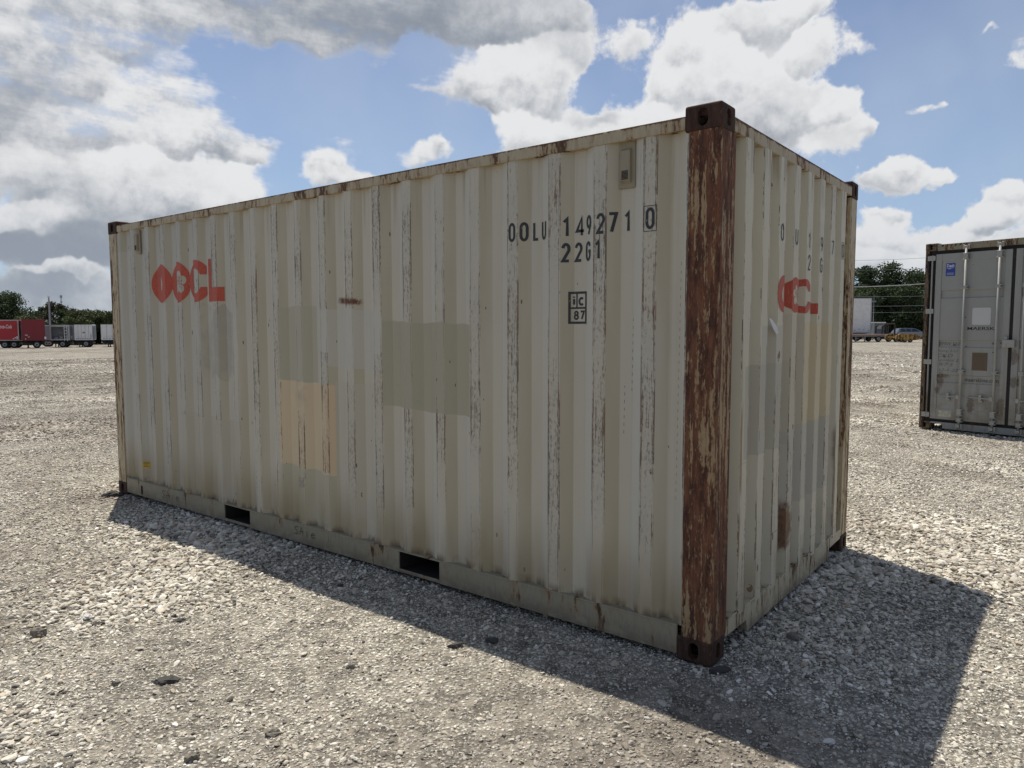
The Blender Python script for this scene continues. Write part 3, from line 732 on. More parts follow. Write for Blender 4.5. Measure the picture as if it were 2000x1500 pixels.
# ---------------------------------------------------------------- second container: door end faces the camera
DA = -.2508; DB = Vector((-.759, 9.973, 0)); DH, DLEN = 2.896, 12.192
GREY = (.30, .30, .278)
def door_paint(g):
    p = g.coord(); x, y, z = g.sep(p)
    n = g.noise(p, 1.6, 4, .6)
    c = g.mix(n.ss(.35, .65)*.5, GREY, (.275, .27, .24))
    dr = g.noise(g.com(x*16, 0.0, z*1.0), 1.0, 4, .6).ss(.50, .66)
    c = g.mix(dr*(1-z.ss(.2, 2.2))*.55, c, (.20, .175, .13))
    c = g.mix((1-z.ss(.13, .95))*g.noise(p, 3.5, 4, .6).ss(.38, .62)*.65, c, (.20, .165, .11))
    for cx, cz, sx, sz in ((.29, .78, 18, 6), (.725, .42, 16, 6), (.25, .62, 22, 14), (1.13, .40, 14, 5), (.10, .42, 14, 5), (1.28, .80, 14, 9), (1.27, 1.16, 12, 7), (.33, .84, 9, 26)):
        a = (x-cx)*sx; b = (z-cz)*sz
        sp = 1-((a*a+b*b)*1.6+(g.noise(p, 26, 4, .75)-.5)*4.5).ss(.2, 1.5)
        c = g.mix(sp*.70, c, (.10, .065, .04))
    v, _ = g.voro(p, 9.0)
    c = g.mix(v.lt(g.noise(p, 2, 2, .5).ss(.45, .7)*.2)*.8, c, (.09, .06, .045))
    c = g.mix((g.noise(p, 26, 4, .7)+ (1-z.ss(.3, 1.1))*.06).ss(.68, .73)*.8, c, (.10, .06, .04))
    g.link(c, g.b.inputs['Base Color']); g.b.inputs['Roughness'].default_value = .5
    g.link(g.bump(g.noise(p, 4, 3, .5), .3, .01), g.b.inputs['Normal'])
M_door = material('grey_door_paint', door_paint)
M_bar = weathered('galvanised_bar', (.36, .355, .325), .5, .45, metal=.1, th=.66)
M_gask = weathered('black_rubber', (.018, .016, .015), .8, .3)
M_head = rusty('stained_header_paint', (.25, .235, .17), (.14, .075, .04), (.07, .04, .03), .70, 14, 2)
M_gpost = rusty('rusty_grey_post', (.07, .062, .055), (.05, .033, .026), (.025, .018, .016), .62)
M_gsill = weathered('grey_sill_paint', (.24, .25, .24), .55, .4)
M_gside = weathered('grey_side_paint', GREY, .5, .4)
M_white = material('white_patch', None, (.50, .50, .48), .5)
M_blue = material('blue_sticker', None, (.02, .045, .26), .4)
M_brown = weathered('brown_notice', (.14, .10, .06), .7, .3, (.10, .07, .045))
M_cream = weathered('cream_plate', (.50, .48, .38), .5, .5, (.2, .17, .12), scale=30, th=.55)
c2base = DB + Vector((math.cos(DA), math.sin(DA), 0))*1.219
c2 = thing('shipping_container', 'grey double-door shipping container behind, cut by the right edge of the photo', 'shipping container', c2base, DA)
def p2(name, bm, mat, parent=None, smooth=False, label=None):
    o = obj(name, bm, mat, parent or c2, smooth)
    if parent is None: o.location = (-1.219, 0, 0)
    if label: o['label'] = label
    return o
for sx, ox in ((1, 0), (-1, 2.438)):
    for sy, oy in ((1, 0), (-1, DLEN)):
        for z in (0, DH-.118):
            c = casting(c2, 0, 0, 0, sx, sy, M_gpost, top=z > 0); c.location = Vector((ox-1.219, oy, z))
for ox, sx in ((.003, 1), (2.435, -1)):
    for a, b in ((.005, .075), (DLEN-.12, DLEN-.005)):
        p2('corner_post', BX((min(ox, ox+sx*.062), a, .116), (max(ox, ox+sx*.062), b, DH-.116), bev=.008), M_gpost)
p2('header', BX((.176, .004, 2.775), (2.262, .10, 2.872), bev=.006), M_head)
for k in range(6):
    a = .24+k*.062; bm = bmesh.new(); prism(bm, [(a, 2.862), (a+.030, 2.868), (a+.018, 2.835), (a-.008, 2.83)], .0005, .006, 'y'); p2('header_lug', bm, M_gpost)
gp = [(.12, .03)]
s = .2
while s < DLEN-.35: gp += [(s, .012), (s+.07, .012), (s+.14, .048), (s+.21, .048)]; s += .278
gp += [(DLEN-.12, .03)]
p2('side_panel', strip_sheet(gp, .16, DH-.1, lambda s, d, z: (d, s, z)), M_gside)
p2('side_panel', strip_sheet(gp, .16, DH-.1, lambda s, d, z: (2.438-d, s, z)), M_gside)
p2('end_wall', BX((.15, DLEN-.05, .12), (2.288, DLEN-.02, DH-.1)), M_gside)
p2('roof', BX((.05, .1, DH-.065), (2.388, DLEN-.06, DH-.045)), M_gside)
for x0, x1 in ((.004, .064), (2.374, 2.434)):
    p2('top_rail', BX((x0, .162, DH-.105), (x1, DLEN-.162, DH-.043)), M_gpost)
    p2('bottom_sill', BX((x0, .162, .03), (x1, DLEN-.162, .165)), M_gsill)
bm = bmesh.new(); prism(bm, [(.178, .118), (.178, .095), (.350, .090), (.352, .022), (2.086, .022), (2.09, .09), (2.262, .095), (2.262, .118)], .003, .10, 'y')
p2('door_sill', bm, M_gsill)
p2('underframe', BX((.1, .15, .12), (2.33, DLEN-.1, .16)), M_under)
# black gasket frame behind the doors
bm = bmesh.new()
box(bm, (.066, .040, .118), (2.372, .050, 2.777))
p2('door_gasket', bm, M_gask)
def door_leaf(xa, xb, mirror):
    z0, z1 = .165, 2.722
    bm = bmesh.new()
    # panel sheet folded inward at the three horizontal recesses
    zs = [(z0, .012), (.330, .012), (.338, .018), (.735, .018), (.748, .034), (.855, .034), (.868, .018), (1.282, .018), (1.295, .034), (1.390, .034), (1.404, .018),
          (2.036, .018), (2.049, .034), (2.150, .034), (2.163, .018), (2.600, .018), (2.608, .012), (z1, .012)]
    xl, xr = xa+.085, xb-.085
    A = [bm.verts.new((xl, d, z)) for z, d in zs]; B = [bm.verts.new((xr, d, z)) for z, d in zs]
    for i in range(len(zs)-1): bm.faces.new((A[i], B[i], B[i+1], A[i+1]))
    leaf = p2('door_leaf', bm, M_door)
    fr = bmesh.new(); box(fr, (xa, .006, z0), (xa+.088, .029, z1)); box(fr, (xb-.088, .006, z0), (xb, .029, z1))
    bmesh.ops.bevel(fr, geom=fr.edges[:], offset=.004, segments=1, affect='EDGES')
    p2('door_frame', fr, M_door, leaf)
    return leaf
leafL = door_leaf(.160, 1.196, False); leafR = door_leaf(1.242, 2.278, True)
sp = bmesh.new(); box(sp, (1.196, .018, .165), (1.242, .029, 2.722)); p2('centre_seal', sp, M_gask)
for lf, hx, sx in ((leafL, .070, 1), (leafR, 2.368, -1)):
    bm = bmesh.new()
    cyl(bm, (hx+sx*.040, .004, .18), (hx+sx*.040, .004, 2.71), .012)
    p2('hinge_pin', bm, M_door, lf)
    for zc in (2.665, 1.845, 1.055, .225):
        bm = BX((min(hx-sx*.030, hx+sx*.085), -.006, zc-.038), (max(hx-sx*.030, hx+sx*.085), .008, zc+.038), bev=.006)
        p2('hinge', bm, M_bar, lf)
for lf, bx_, hs in ((leafL, .595, -1), (leafL, 1.045, -1), (leafR, 1.385, 1), (leafR, 1.835, 1)):
    bm = bmesh.new(); cyl(bm, (bx_, -.028, .075), (bx_, -.028, 2.82), .0165, 14)
    bar = p2('locking_bar', bm, M_bar, lf, True)
    for zc, hh in ((2.66, .05), (2.195, .025), (.925, .025), (.30, .05), (.18, .03)):
        p2('bar_bracket', BX((bx_-.036, -.050, zc-hh), (bx_+.050, .006, zc-hh+.012), (bx_-.030, -.047, zc-hh+.012), (bx_+.030, .004, zc+hh-.012), (bx_-.036, -.050, zc+hh-.012), (bx_+.050, .006, zc+hh), bev=.002, seg=1), M_bar, bar)
    for zc in (2.80, .085):
        p2('cam_keeper', BX((bx_-.045, -.030, zc-.035), (bx_-.022, .004, zc+.035), (bx_+.022, -.030, zc-.035), (bx_+.045, .004, zc+.035), (bx_-.020, -.055, zc-.02), (bx_+.020, -.045, zc+.02), bev=.002, seg=1), M_bar, bar)
    zc = .53
    hd = bmesh.new(); cyl(hd, (bx_-.02, -.045, zc), (bx_+hs*.32, -.020, zc+.008), .009); box(hd, (bx_-.045, -.055, zc-.03), (bx_-.005, -.045, zc+.03))
    p2('door_handle', hd, M_bar, bar)
    hx = bx_+hs*.175
    p2('handle_catch', BX((hx-.03, -.02, zc-.06), (hx+.03, .016, zc-.03), (hx-.018, -.035, zc-.03), (hx+.018, .016, zc+.055), bev=.003, seg=1), M_bar, lf)
p2('lock_box', BX((1.135, -.050, 1.300), (1.290, .004, 1.412), (1.145, -.03, 1.412), (1.19, .004, 1.46), bev=.005), M_bar)
# markings: flat shapes on the folded door, in (x, depth) at the given height
def on_door(name, bm, mat, d=.018, lift=.0015, parent=None, label=None):
    for v in bm.verts: v.co.y += d-lift
    return p2(name, bm, mat, parent or leafL, label=label)
def mark(name, bm, mat, d=.018, lift=.0015, label=None):
    o = on_door(name, bm, mat, d, lift, leafL, label); return o
def rr(x0, z0, x1, z1, r):
    return arc(x1-r, z1-r, r, r, 0, 90, 5)+arc(x0+r, z1-r, r, r, 90, 180, 5)+arc(x0+r, z0+r, r, r, 180, 270, 5)+arc(x1-r, z0+r, r, r, 270, 360, 5)
mark('white_square', filled([rr(.700, 1.631, .948, 1.885, .022)]), M_white)
mark('lettering', text_bm('MAERSK', .642, 1.551, .368, .050, .015), material('black_print', None, (.02, .02, .02), .5))
mark('lettering', text_bm('maerskline.com', .632, .772, .455, .058, .006), bpy.data.materials['black_print'], .034)
mark('sticker', BX((.304, -.001, 2.379), (.436, .0, 2.574)), M_blue, label='blue rectangular sticker')
M_print = material('white_print', None, (.75, .77, .80), .5)
mark('sticker_print', text_bm('Dash', .318, 2.515, .104, .044, .01), M_print, lift=.0045)
bm = bmesh.new(); ribbon(bm, [(.315, 2.498), (.42, 2.502)], .004); ribbon(bm, [(.34, 2.487), (.38, 2.489)], .004)
for k, w in enumerate((.10, .09, .095)): ribbon(bm, [(.322, 2.425-k*.013), (.322+w, 2.425-k*.013)], .0025)
mark('sticker_print', bm, M_print, lift=.0045)
mark('notice_plate', BX((.724, -.001, .945), (.932, .0, 1.215)), M_brown, label='weathered brown notice')
bm = bmesh.new(); rnd = random.Random(4)
for k in range(9):
    x = .745
    while x < .90: w = rnd.uniform(.012, .035); ribbon(bm, [(x, 1.185-k*.026), (min(.912, x+w), 1.185-k*.026)], .007); x += w+.012
mark('notice_print', bm, material('faded_print', None, (.10, .075, .05), .7), lift=.0045)
mark('data_plate', BX((.290, -.001, .207), (.471, .0, .299)), M_cream, .012, label='small cream data plate')
mark('paper_scrap', filled([[(1.005, 1.02), (1.04, 1.045), (1.05, 1.09), (1.02, 1.075)]]), M_white)
# marker handwriting
bm = bmesh.new(); f = lambda s, x, z, w, h: join(bm, text_bm(s, x, z, w, h, -.012, .25))
f('BMW 550', .245, 1.315, .30, .052); mark('handwriting', bm, M_marker, .034)
for w_, x_, z_, ww, hh_ in (('Oceng 2/22', .215, 1.205, .31, .045), ('CKD', .235, 1.135, .22, .048), ('Terminal 2', .225, 1.070, .31, .042), ('9/7 5', .265, .995, .20, .050), ('12-1-22', .265, .915, .27, .042)):
    bm = bmesh.new(); f(w_, x_, z_, ww, hh_); mark('handwriting', bm, M_marker)

# ---------------------------------------------------------------- ground
def hfun(x, y):
    x = np.asarray(x, float); y = np.asarray(y, float)
    h = .010*np.sin(x*1.7+.4*y)*np.sin(y*1.3-.6*x)+.007*np.sin(x*3.9-1.1*y+1)+.005*np.sin(2.3*x+5.1*y)+.012*np.sin(.5*x+.31*y+2)
    near = np.clip((np.hypot(x+3.0, y-1.2)-2.0)/4, 0, 1)
    h = h*(.45+.55*near)-.012
    d = np.hypot(x, y); t = np.clip((d-25)/45, 0, 1); t = t*t*(3-2*t)
    w = np.clip((-x-15)/40, 0, 1)
    return h*np.clip(1.6-d/60, .0, 1)-.6*t*w
def gz(x, y): return float(hfun(x, y))
NR, NA = 190, 300
rad = np.concatenate([[0.0], .35*(5200/.35)**(np.linspace(0, 1, NR))])
ang = np.linspace(0, 2*PI, NA, endpoint=False)
RR, AA = np.meshgrid(rad[1:], ang, indexing='ij')
gx = CAM.x+RR*np.cos(AA); gy = CAM.y+RR*np.sin(AA)
co = np.concatenate([[[CAM.x, CAM.y, hfun(CAM.x, CAM.y)]], np.stack([gx, gy, hfun(gx, gy)], -1).reshape(-1, 3)])
faces = [(0, 1+j, 1+(j+1) % NA) for j in range(NA)]
for i in range(NR-1):
    a = 1+i*NA; b = a+NA
    faces += [(a+j, b+j, b+(j+1) % NA, a+(j+1) % NA) for j in range(NA)]
me = bpy.data.meshes.new('ground'); me.from_pydata(co.tolist(), [], faces); me.update()
def patches(g, x, y):
    """0..1 how dirty (brown fines) the ground is"""
    v = g.com(x, y, 0.0)
    p = g.noise(v, .42, 4, .62)
    p2_ = g.noise(g.com(x*.55+y*.35, y*.22-x*.12, 0.0), 1.0, 4, .6)
    return (p*.55+p2_*.55).ss(.50, .68), g.noise(v, 1.6, 3, .6)
def ground_mat(g):
    p = g.coord(); x, y, z = g.sep(p)
    dirt, mid = patches(g, x, y)
    cell, vn = g.voro(p, 42.0); X1 = X(g.t, vn.outputs['Color'])
    r, gg, b = g.sep(X1)
    cell2, vn2 = g.voro(p, 110.0); r2, _, _ = g.sep(X(g.t, vn2.outputs['Color']))
    c = g.mix(r, (.28, .258, .208), (.90, .845, .715))
    c = g.mix(gg.ss(.78, .86)*.8, c, (.13, .115, .095))
    c = g.mix(b.ss(.85, .93)*.6, c, (.42, .35, .25))
    fines = g.mix(r2, (.20, .18, .14), (.46, .42, .34))
    c = g.mix((cell.ss(.30, .55)*.75+mid.ss(.45, .65)*.25), c, fines)
    c = g.mix(cell.ss(.40, .62)*.7, c, (.10, .088, .07))
    c = g.mix(dirt*.55, c, (.20, .168, .13))
    lf = g.noise(g.com(x*.10+y*.03, y*.06, 0.0), 1.0, 5, .65)
    c = g.mix(lf.ss(.47, .62)*.58, c, (.15, .125, .10))
    hi = g.noise(g.com(x*.9, y*.9, 3.0), 1.0, 6, .75)
    c = g.hsv(c, .5, .85, hi*1.3+.42)
    mc, mvn = g.voro(g.com(x*13, y*13, 0.0), 1.0); m1, m2, m3 = g.sep(X(g.t, mvn.outputs['Color']))
    c = g.hsv(c, .5, 1.0, m1*.75+.66)
    g.link(c, g.b.inputs['Base Color']); g.b.inputs['Roughness'].default_value = .95; g.b.inputs['Specular IOR Level'].default_value = .15
    hgt = (1-cell.ss(.0, .6))*(r*.7+.5) + (1-cell2)*.18
    g.link(g.bump(hgt, 1.0, .024), g.b.inputs['Normal'])
M_ground = material('gravel_ground', ground_mat)
me.materials.append(M_ground); me.shade_smooth()
ground = bpy.data.objects.new('ground', me); C.objects.link(ground); struct(ground)

# loose stones: scattered points, each carrying a small stone
def stone_mat(g):
    oi = g.new('ShaderNodeObjectInfo'); rn = X(g.t, oi.outputs['Random']); loc = X(g.t, oi.outputs['Location'])
    geo = g.new('ShaderNodeNewGeometry'); pos = X(g.t, geo.outputs['Position'])
    x, y, z = g.sep(pos)
    dirt, mid = patches(g, x, y)
    rp = g.new('ShaderNodeValToRGB'); g.link(rn, rp.inputs[0]); e = rp.color_ramp.elements
    e[0].position = 0; e[0].color = (.10, .095, .085, 1); e[1].position = 1; e[1].color = (.86, .82, .73, 1)
    for q, col in ((.06, (.19, .175, .155)), (.11, (.38, .35, .295)), (.40, (.54, .50, .425)), (.70, (.72, .675, .575)), (.80, (.48, .39, .28)), (.84, (.66, .61, .51))):
        k = rp.color_ramp.elements.new(q); k.color = (*col, 1)
    c = X(g.t, rp.outputs[0])
    n = g.noise(pos, 160, 3, .6)
    c = g.mix(n.ss(.40, .65)*.35, c, (.30, .275, .235))
    c = g.mix(dirt*.50, c, (.22, .18, .138))
    c = g.mix((rn*7.3).frac().gt(.955)*.7, c, (.88, .85, .77))
    lf = g.noise(g.com(x*.10+y*.03, y*.06, 0.0), 1.0, 5, .65)
    c = g.mix(lf.ss(.47, .62)*.42, c, (.18, .148, .115))
    g.link(c, g.b.inputs['Base Color']); g.b.inputs['Roughness'].default_value = .9; g.b.inputs['Specular IOR Level'].default_value = .2
M_stone = material('limestone_gravel', stone_mat)
def stone_mesh(seed, subdiv=2, flat=.55, mat=M_stone, jag=.28):
    rnd = random.Random(seed); bm = bmesh.new(); bmesh.ops.create_icosphere(bm, subdivisions=subdiv, radius=.5)
    planes = [(Vector((rnd.gauss(0, 1), rnd.gauss(0, 1), rnd.gauss(0, .7))).normalized(), rnd.uniform(.26, .44)) for _ in range(9)]
    for v in bm.verts:
        for n, d in planes:
            k = v.co.dot(n)-d
            if k > 0: v.co -= n*k*(.9)
        v.co *= 1+rnd.uniform(-jag, jag)*.16
        v.co.z *= flat
    me = bpy.data.meshes.new('stone'); bm.to_mesh(me); bm.free(); me.materials.append(mat)
    return me
stones = bpy.data.collections.new('stone_shapes')
NV = 10
for k in range(NV):
    o = bpy.data.objects.new('stone_shape', stone_mesh(k, 1 if k >= 6 else 2, random.Random(k).uniform(.45, .8))); stones.objects.link(o)
rng = np.random.default_rng(11)
def inside(x, y):                                       # stones under the containers are not needed
    a = (x > -5.95) & (x < -.12) & (y > .12) & (y < 2.32)
    ex, ey = x-DB.x, y-DB.y; s = ex*math.cos(DA)+ey*math.sin(DA); t = -ex*math.sin(DA)+ey*math.cos(DA)
    return a | ((s > .1) & (s < 2.34) & (t > .3) & (t < 12))
def scatter():
    pts, siz = [], []
    # ring, stones per square metre, size range in metres
    for r0, r1, dens, s0, s1 in ((2.0, 4.4, 5200, .007, .017), (2.0, 4.4, 1700, .014, .038), (2.0, 9, 22, .040, .065), (4.4, 7.5, 2300, .009, .020), (4.4, 7.5, 1700, .018, .048),
                                 (7.5, 12.5, 1900, .018, .048), (12.5, 20, 620, .030, .062), (20, 34, 130, .045, .085), (34, 55, 26, .07, .12)):
        area = R_(76)/2*(r1**2-r0**2); n = int(area*dens)
        r = np.sqrt(rng.uniform(r0**2, r1**2, n)); base = math.atan2(_f.y, _f.x); a = base+rng.uniform(-R_(38), R_(38), n)
        x = CAM.x+r*np.cos(a); y = CAM.y+r*np.sin(a)
        # sandy places hold fewer big stones
        f = np.sin(x*1.1+2*np.sin(y*.7))+np.sin(y*1.4-1.7*np.sin(x*.6+1))+.7*np.sin(2.7*x+1.9*y)+.5*np.sin(4.1*y-2.2*x)
        keep = (rng.uniform(-3.6, 1.8, n) < f+1.9) | (s1 < .021)
        keep &= ~inside(x, y)
        s = s0+(s1-s0)*rng.random(n)**2.2
        f2 = np.clip((f+2)/3.2, .62, 1.22)
        pts.append(np.stack([x, y], -1)[keep]); siz.append((s*f2)[keep])
    P = np.concatenate(pts); S = np.concatenate(siz)
    z = hfun(P[:, 0], P[:, 1])+S*rng.uniform(.02, .20, len(S))
    return np.column_stack([P, z]), S
P, S = scatter(); NP_ = len(S); print('stones', NP_)
me = bpy.data.meshes.new('gravel'); me.vertices.add(NP_); me.vertices.foreach_set('co', P.astype(np.float32).ravel())
def attr(nm, typ, fld, arr):
    a = me.attributes.new(nm, typ, 'POINT'); a.data.foreach_set(fld, arr.ravel())
attr('rot', 'FLOAT_VECTOR', 'vector', np.column_stack([rng.normal(0, .30, NP_), rng.normal(0, .30, NP_), rng.uniform(0, 6.283, NP_)]).astype(np.float32))
attr('scl', 'FLOAT_VECTOR', 'vector', (S[:, None]*np.column_stack([rng.uniform(.9, 1.5, NP_), rng.uniform(.75, 1.15, NP_), rng.uniform(.6, 1.1, NP_)])).astype(np.float32))
attr('vid', 'INT', 'value', np.where(S > .02, rng.integers(0, 6, NP_), rng.integers(6, NV, NP_)).astype(np.int32))
me.materials.append(M_stone)
gravel = bpy.data.objects.new('gravel', me); C.objects.link(gravel)
tag(gravel, 'loose pale limestone gravel spread over the whole yard', 'gravel'); gravel['kind'] = 'stuff'
ng = bpy.data.node_groups.new('scatter_stones', 'GeometryNodeTree')
ng.interface.new_socket('Geometry', in_out='INPUT', socket_type='NodeSocketGeometry'); ng.interface.new_socket('Geometry', in_out='OUTPUT', socket_type='NodeSocketGeometry')
gi = ng.nodes.new('NodeGroupInput'); go = ng.nodes.new('NodeGroupOutput')
iop = ng.nodes.new('GeometryNodeInstanceOnPoints'); ci = ng.nodes.new('GeometryNodeCollectionInfo')
ci.inputs['Collection'].default_value = stones; ci.inputs['Separate Children'].default_value = True; ci.inputs['Reset Children'].default_value = True
def named(nm, typ):
    n = ng.nodes.new('GeometryNodeInputNamedAttribute'); n.data_type = typ; n.inputs['Name'].default_value = nm; return n.outputs['Attribute']
er = ng.nodes.new('FunctionNodeEulerToRotation')
L_ = ng.links.new
L_(gi.outputs[0], iop.inputs['Points']); L_(ci.outputs[0], iop.inputs['Instance']); iop.inputs['Pick Instance'].default_value = True
L_(named('vid', 'INT'), iop.inputs['Instance Index']); L_(named('rot', 'FLOAT_VECTOR'), er.inputs[0]); L_(er.outputs[0], iop.inputs['Rotation'])
L_(named('scl', 'FLOAT_VECTOR'), iop.inputs['Scale']); L_(iop.outputs[0], go.inputs[0])
md = gravel.modifiers.new('scatter', 'NODES'); md.node_group = ng

# single rocks and bits that stand out
M_rock = weathered('grey_rock', (.24, .215, .175), .9, .5, (.08, .07, .06), 30, th=.5)
M_drock = weathered('black_rock', (.045, .042, .04), .85, .3, (.09, .08, .07), 40, th=.5)
M_wrock = weathered('white_rock', (.62, .60, .56), .85, .2, (.4, .37, .3), 30, th=.55)
def rock(px, py, w, mat, label, flat=.5, cat='rock', seed=0, name='rock', ry=.7):
    d = ray(px, py); t = -CAM.z/d.z; q = CAM+d*t
    w *= .80
    me = stone_mesh(100+seed, 3, flat, mat, .9); me.name = name
    o = bpy.data.objects.new(name, me); C.objects.link(o)
    o.location = (q.x, q.y, gz(q.x, q.y)+w*flat*.24); o.scale = (w*1.15, w*ry*1.1, w); o.rotation_euler = (0, 0, YAW+.25)
    return tag(o, label, cat)
rock(325, 1328, .155, M_drock, 'flat black lump of asphalt lying on the sunlit gravel, lower left', .26, 'lump', 1, 'asphalt_lump', .5)
rock(75, 1237, .100, M_rock, 'brown-grey angular rock near the left edge of the photo', .8, seed=2)
rock(890, 1262, .115, M_drock, 'black lump on the shadow line in front of the container', .40, 'lump', 3, 'asphalt_lump', .5)
rock(962, 1252, .095, M_drock, 'dark lump inside the shadow, right of the black one on its line', .40, 'lump', 4, 'asphalt_lump', .8)
rock(665, 1142, .060, M_drock, 'small black lump in the shadow below the left fork pocket', .45, 'lump', 5, 'asphalt_lump')
rock(530, 1434, .080, M_rock, 'rounded grey rock near the bottom edge, left of the centre', .5, seed=6)
rock(218, 965, .24, M_drock, 'dark clod beside the far bottom corner of the cream container', .38, 'clod', 7, 'clod', .5)
rock(684, 1301, .050, M_rock, 'brown pebble alone on fine gravel below the middle of the container', .7, seed=8)
rock(376, 1480, .070, M_rock, 'grey rock at the very bottom edge of the photo', .7, seed=9)
rock(350, 1209, .080, M_drock, 'flat dark stone in the dirty gravel left of the shadow', .35, seed=10)
rock(190, 1214, .075, M_drock, 'long flat dark stone with pale rocks around it', .35, seed=11)
rock(168, 1203, .085, M_wrock, 'pale angular rock beside the long flat dark stone', .6, seed=12)
rock(365, 1155, .070, M_rock, 'rounded grey rock nearest the shadow edge on the left', .6, seed=13)
rock(316, 1165, .110, M_rock, 'flat brown-grey stone left of the rounded grey rock', .4, seed=14)
rock(1620, 1446, .055, M_wrock, 'white pebble in the wide shadow at the lower right', .5, seed=15)
rock(1405, 1312, .12, M_drock, 'black clod touching the front corner of the cream container', .35, 'clod', 16, 'clod', .5)
rock(538, 1281, .035, M_wrock, 'small bright white pebble in the sunlit gravel', .6, seed=17)
rock(225, 1333, .050, M_drock, 'small dark stone left of the flat asphalt lump', .6, seed=18)
rock(1720, 1105, .06, M_drock, 'dark lump by the shadow edge behind the end wall', .5, 'lump', 19, 'asphalt_lump')

# ---------------------------------------------------------------- trees and bushes
def leaf_mat(name, col, col2):
    def f(g):
        p = g.coord(); n = g.noise(p, .55, 4, .6); n2 = g.noise(p, 3.5, 3, .6)
        c = g.mix((n*.6+n2*.4).ss(.40, .62), col, col2)
        g.link(c, g.b.inputs['Base Color']); g.b.inputs['Roughness'].default_value = .65; g.b.inputs['Specular IOR Level'].default_value = .25
        tl = g.new('ShaderNodeBsdfTranslucent'); g.link(c, tl.inputs[0]); mx = g.new('ShaderNodeMixShader'); mx.inputs[0].default_value = .25
        g.link(g.b.outputs[0], mx.inputs[1]); g.link(tl.outputs[0], mx.inputs[2]); g.link(mx.outputs[0], g.m.node_tree.nodes['Material Output'].inputs[0])
    return material(name, f)
M_leaf = leaf_mat('dark_foliage', (.030, .048, .022), (.062, .088, .034))
M_leaf2 = leaf_mat('olive_foliage', (.050, .066, .026), (.095, .115, .045))
M_leaf3 = leaf_mat('brownish_foliage', (.035, .036, .022), (.060, .058, .034))
M_bark = weathered('bark', (.07, .055, .04), .9, .3)
def tree(px, depth, H, W, mat, label, seed, zbase, name='tree', low=.12, nl=26, leaves=7000, leaf=.34, group=None, cone=0.0, bare=0):
    rnd = random.Random(seed); nr = np.random.default_rng(seed)
    base = spot(px, depth, zbase); t = thing(name, label, 'bush' if name == 'bush' else 'tree', base, rnd.uniform(0, 6), group)
    bm = bmesh.new(); tr = max(.12, H*.022)
    cyl(bm, (0, 0, -.3), (0, 0, H*.5), tr, 9, tr*.55); lobes = []
    for i in range(nl):
        u = (i+.5)/nl; zz = H*(low+.06+(.92-low)*u**.85); prof = math.sin(PI*min(1, .22+.78*(1-u)*(1.0)))**.7 if cone < .5 else (1-u)*.95+.12
        a = rnd.uniform(0, 6.283); rr_ = W*.5*prof*rnd.uniform(.25, .82)
        c = Vector((rr_*math.cos(a), rr_*math.sin(a), zz)); sz = W*rnd.uniform(.10, .19)*(1-.35*u)
        lobes.append((c, sz))
        z0 = min(zz*.8, H*.5)
        cyl(bm, (0, 0, z0*.75), c, tr*.34, 5, .02)
    for i in range(bare):
        a = rnd.uniform(0, 6.283); cyl(bm, (0, 0, H*.5), (W*.3*math.cos(a), W*.3*math.sin(a), H*rnd.uniform(1.0, 1.2)), tr*.25, 4, .01)
    obj('trunk', bm, M_bark, t)
    per = leaves//nl; V = []; 
    for c, sz in lobes:
        d = nr.normal(size=(per, 3)); d /= np.linalg.norm(d, axis=1)[:, None]
        rad_ = sz*(nr.random(per)**.33)*nr.uniform(.75, 1.35, per)
        q = np.array(c)+d*rad_[:, None]*np.array([1.25, 1.25, .85])
        q[:, 2] = np.maximum(q[:, 2], H*low*.5)
        n1 = nr.normal(size=(per, 3)); n1 /= np.linalg.norm(n1, axis=1)[:, None]
        n2 = np.cross(n1, nr.normal(size=(per, 3))); n2 /= np.linalg.norm(n2, axis=1)[:, None]
        L = leaf*nr.uniform(.5, 1.1, per)[:, None]
        V.append(np.stack([q+n1*L*.5, q+n2*L*.33, q-n1*L*.5, q-n2*L*.33], 1))
    V = np.concatenate(V).reshape(-1, 3); n = len(V)//4
    me = bpy.data.meshes.new('crown'); me.from_pydata(V.tolist(), [], np.arange(n*4).reshape(-1, 4).tolist()); me.materials.append(mat)
    o = bpy.data.objects.new('crown', me); C.objects.link(o); o.parent = t
    return t
GL_ = 'trees behind the trailers'
ZL = -.60
tree(8, 118, 7.7, 8.6, M_leaf, 'tall dark evergreen tree standing behind the red trailers', 1, ZL, low=.05, nl=60, leaves=16000, group=GL_)
tree(73, 130, 5.3, 4.6, M_leaf, 'small distant tree between the two tall dark ones', 2, ZL, leaves=3500, group=GL_)
tree(110, 112, 5.9, 6.2, M_leaf3, 'flat-topped dark brown-green tree behind the grey pole', 3, ZL, leaves=6000, group=GL_)
tree(88, 120, 5.8, 3.6, M_leaf, 'narrow dark tree left of the grey pole', 4, ZL, leaves=3500, group=GL_)
tree(130, 108, 5.0, 4.0, M_leaf, 'dark rounded tree right of the grey pole', 5, ZL, leaves=4000, group=GL_)
for i, (px, d, h_, w_, lb) in enumerate(((46, 100, 3.6, 5.0, 'low olive bush behind the second red trailer'), (66, 100, 3.7, 4.4, 'olive bush in the gap right of the tall dark tree'),
        (146, 100, 4.4, 5.5, 'yellow-green bush above the open-sided trailer'), (168, 104, 4.6, 6.0, 'olive bush with bare twigs above the white trailers'),
        (192, 106, 4.4, 6.0, 'olive bush just left of the cream container'), (216, 104, 4.5, 6.0, 'olive bush half hidden by the cream container'))):
    tree(px, d, h_, w_, M_leaf2, lb, 20+i, ZL, 'bush', .0, 30, 8000, .30, 'bushes behind the trailers', bare=5 if i == 3 else 0)
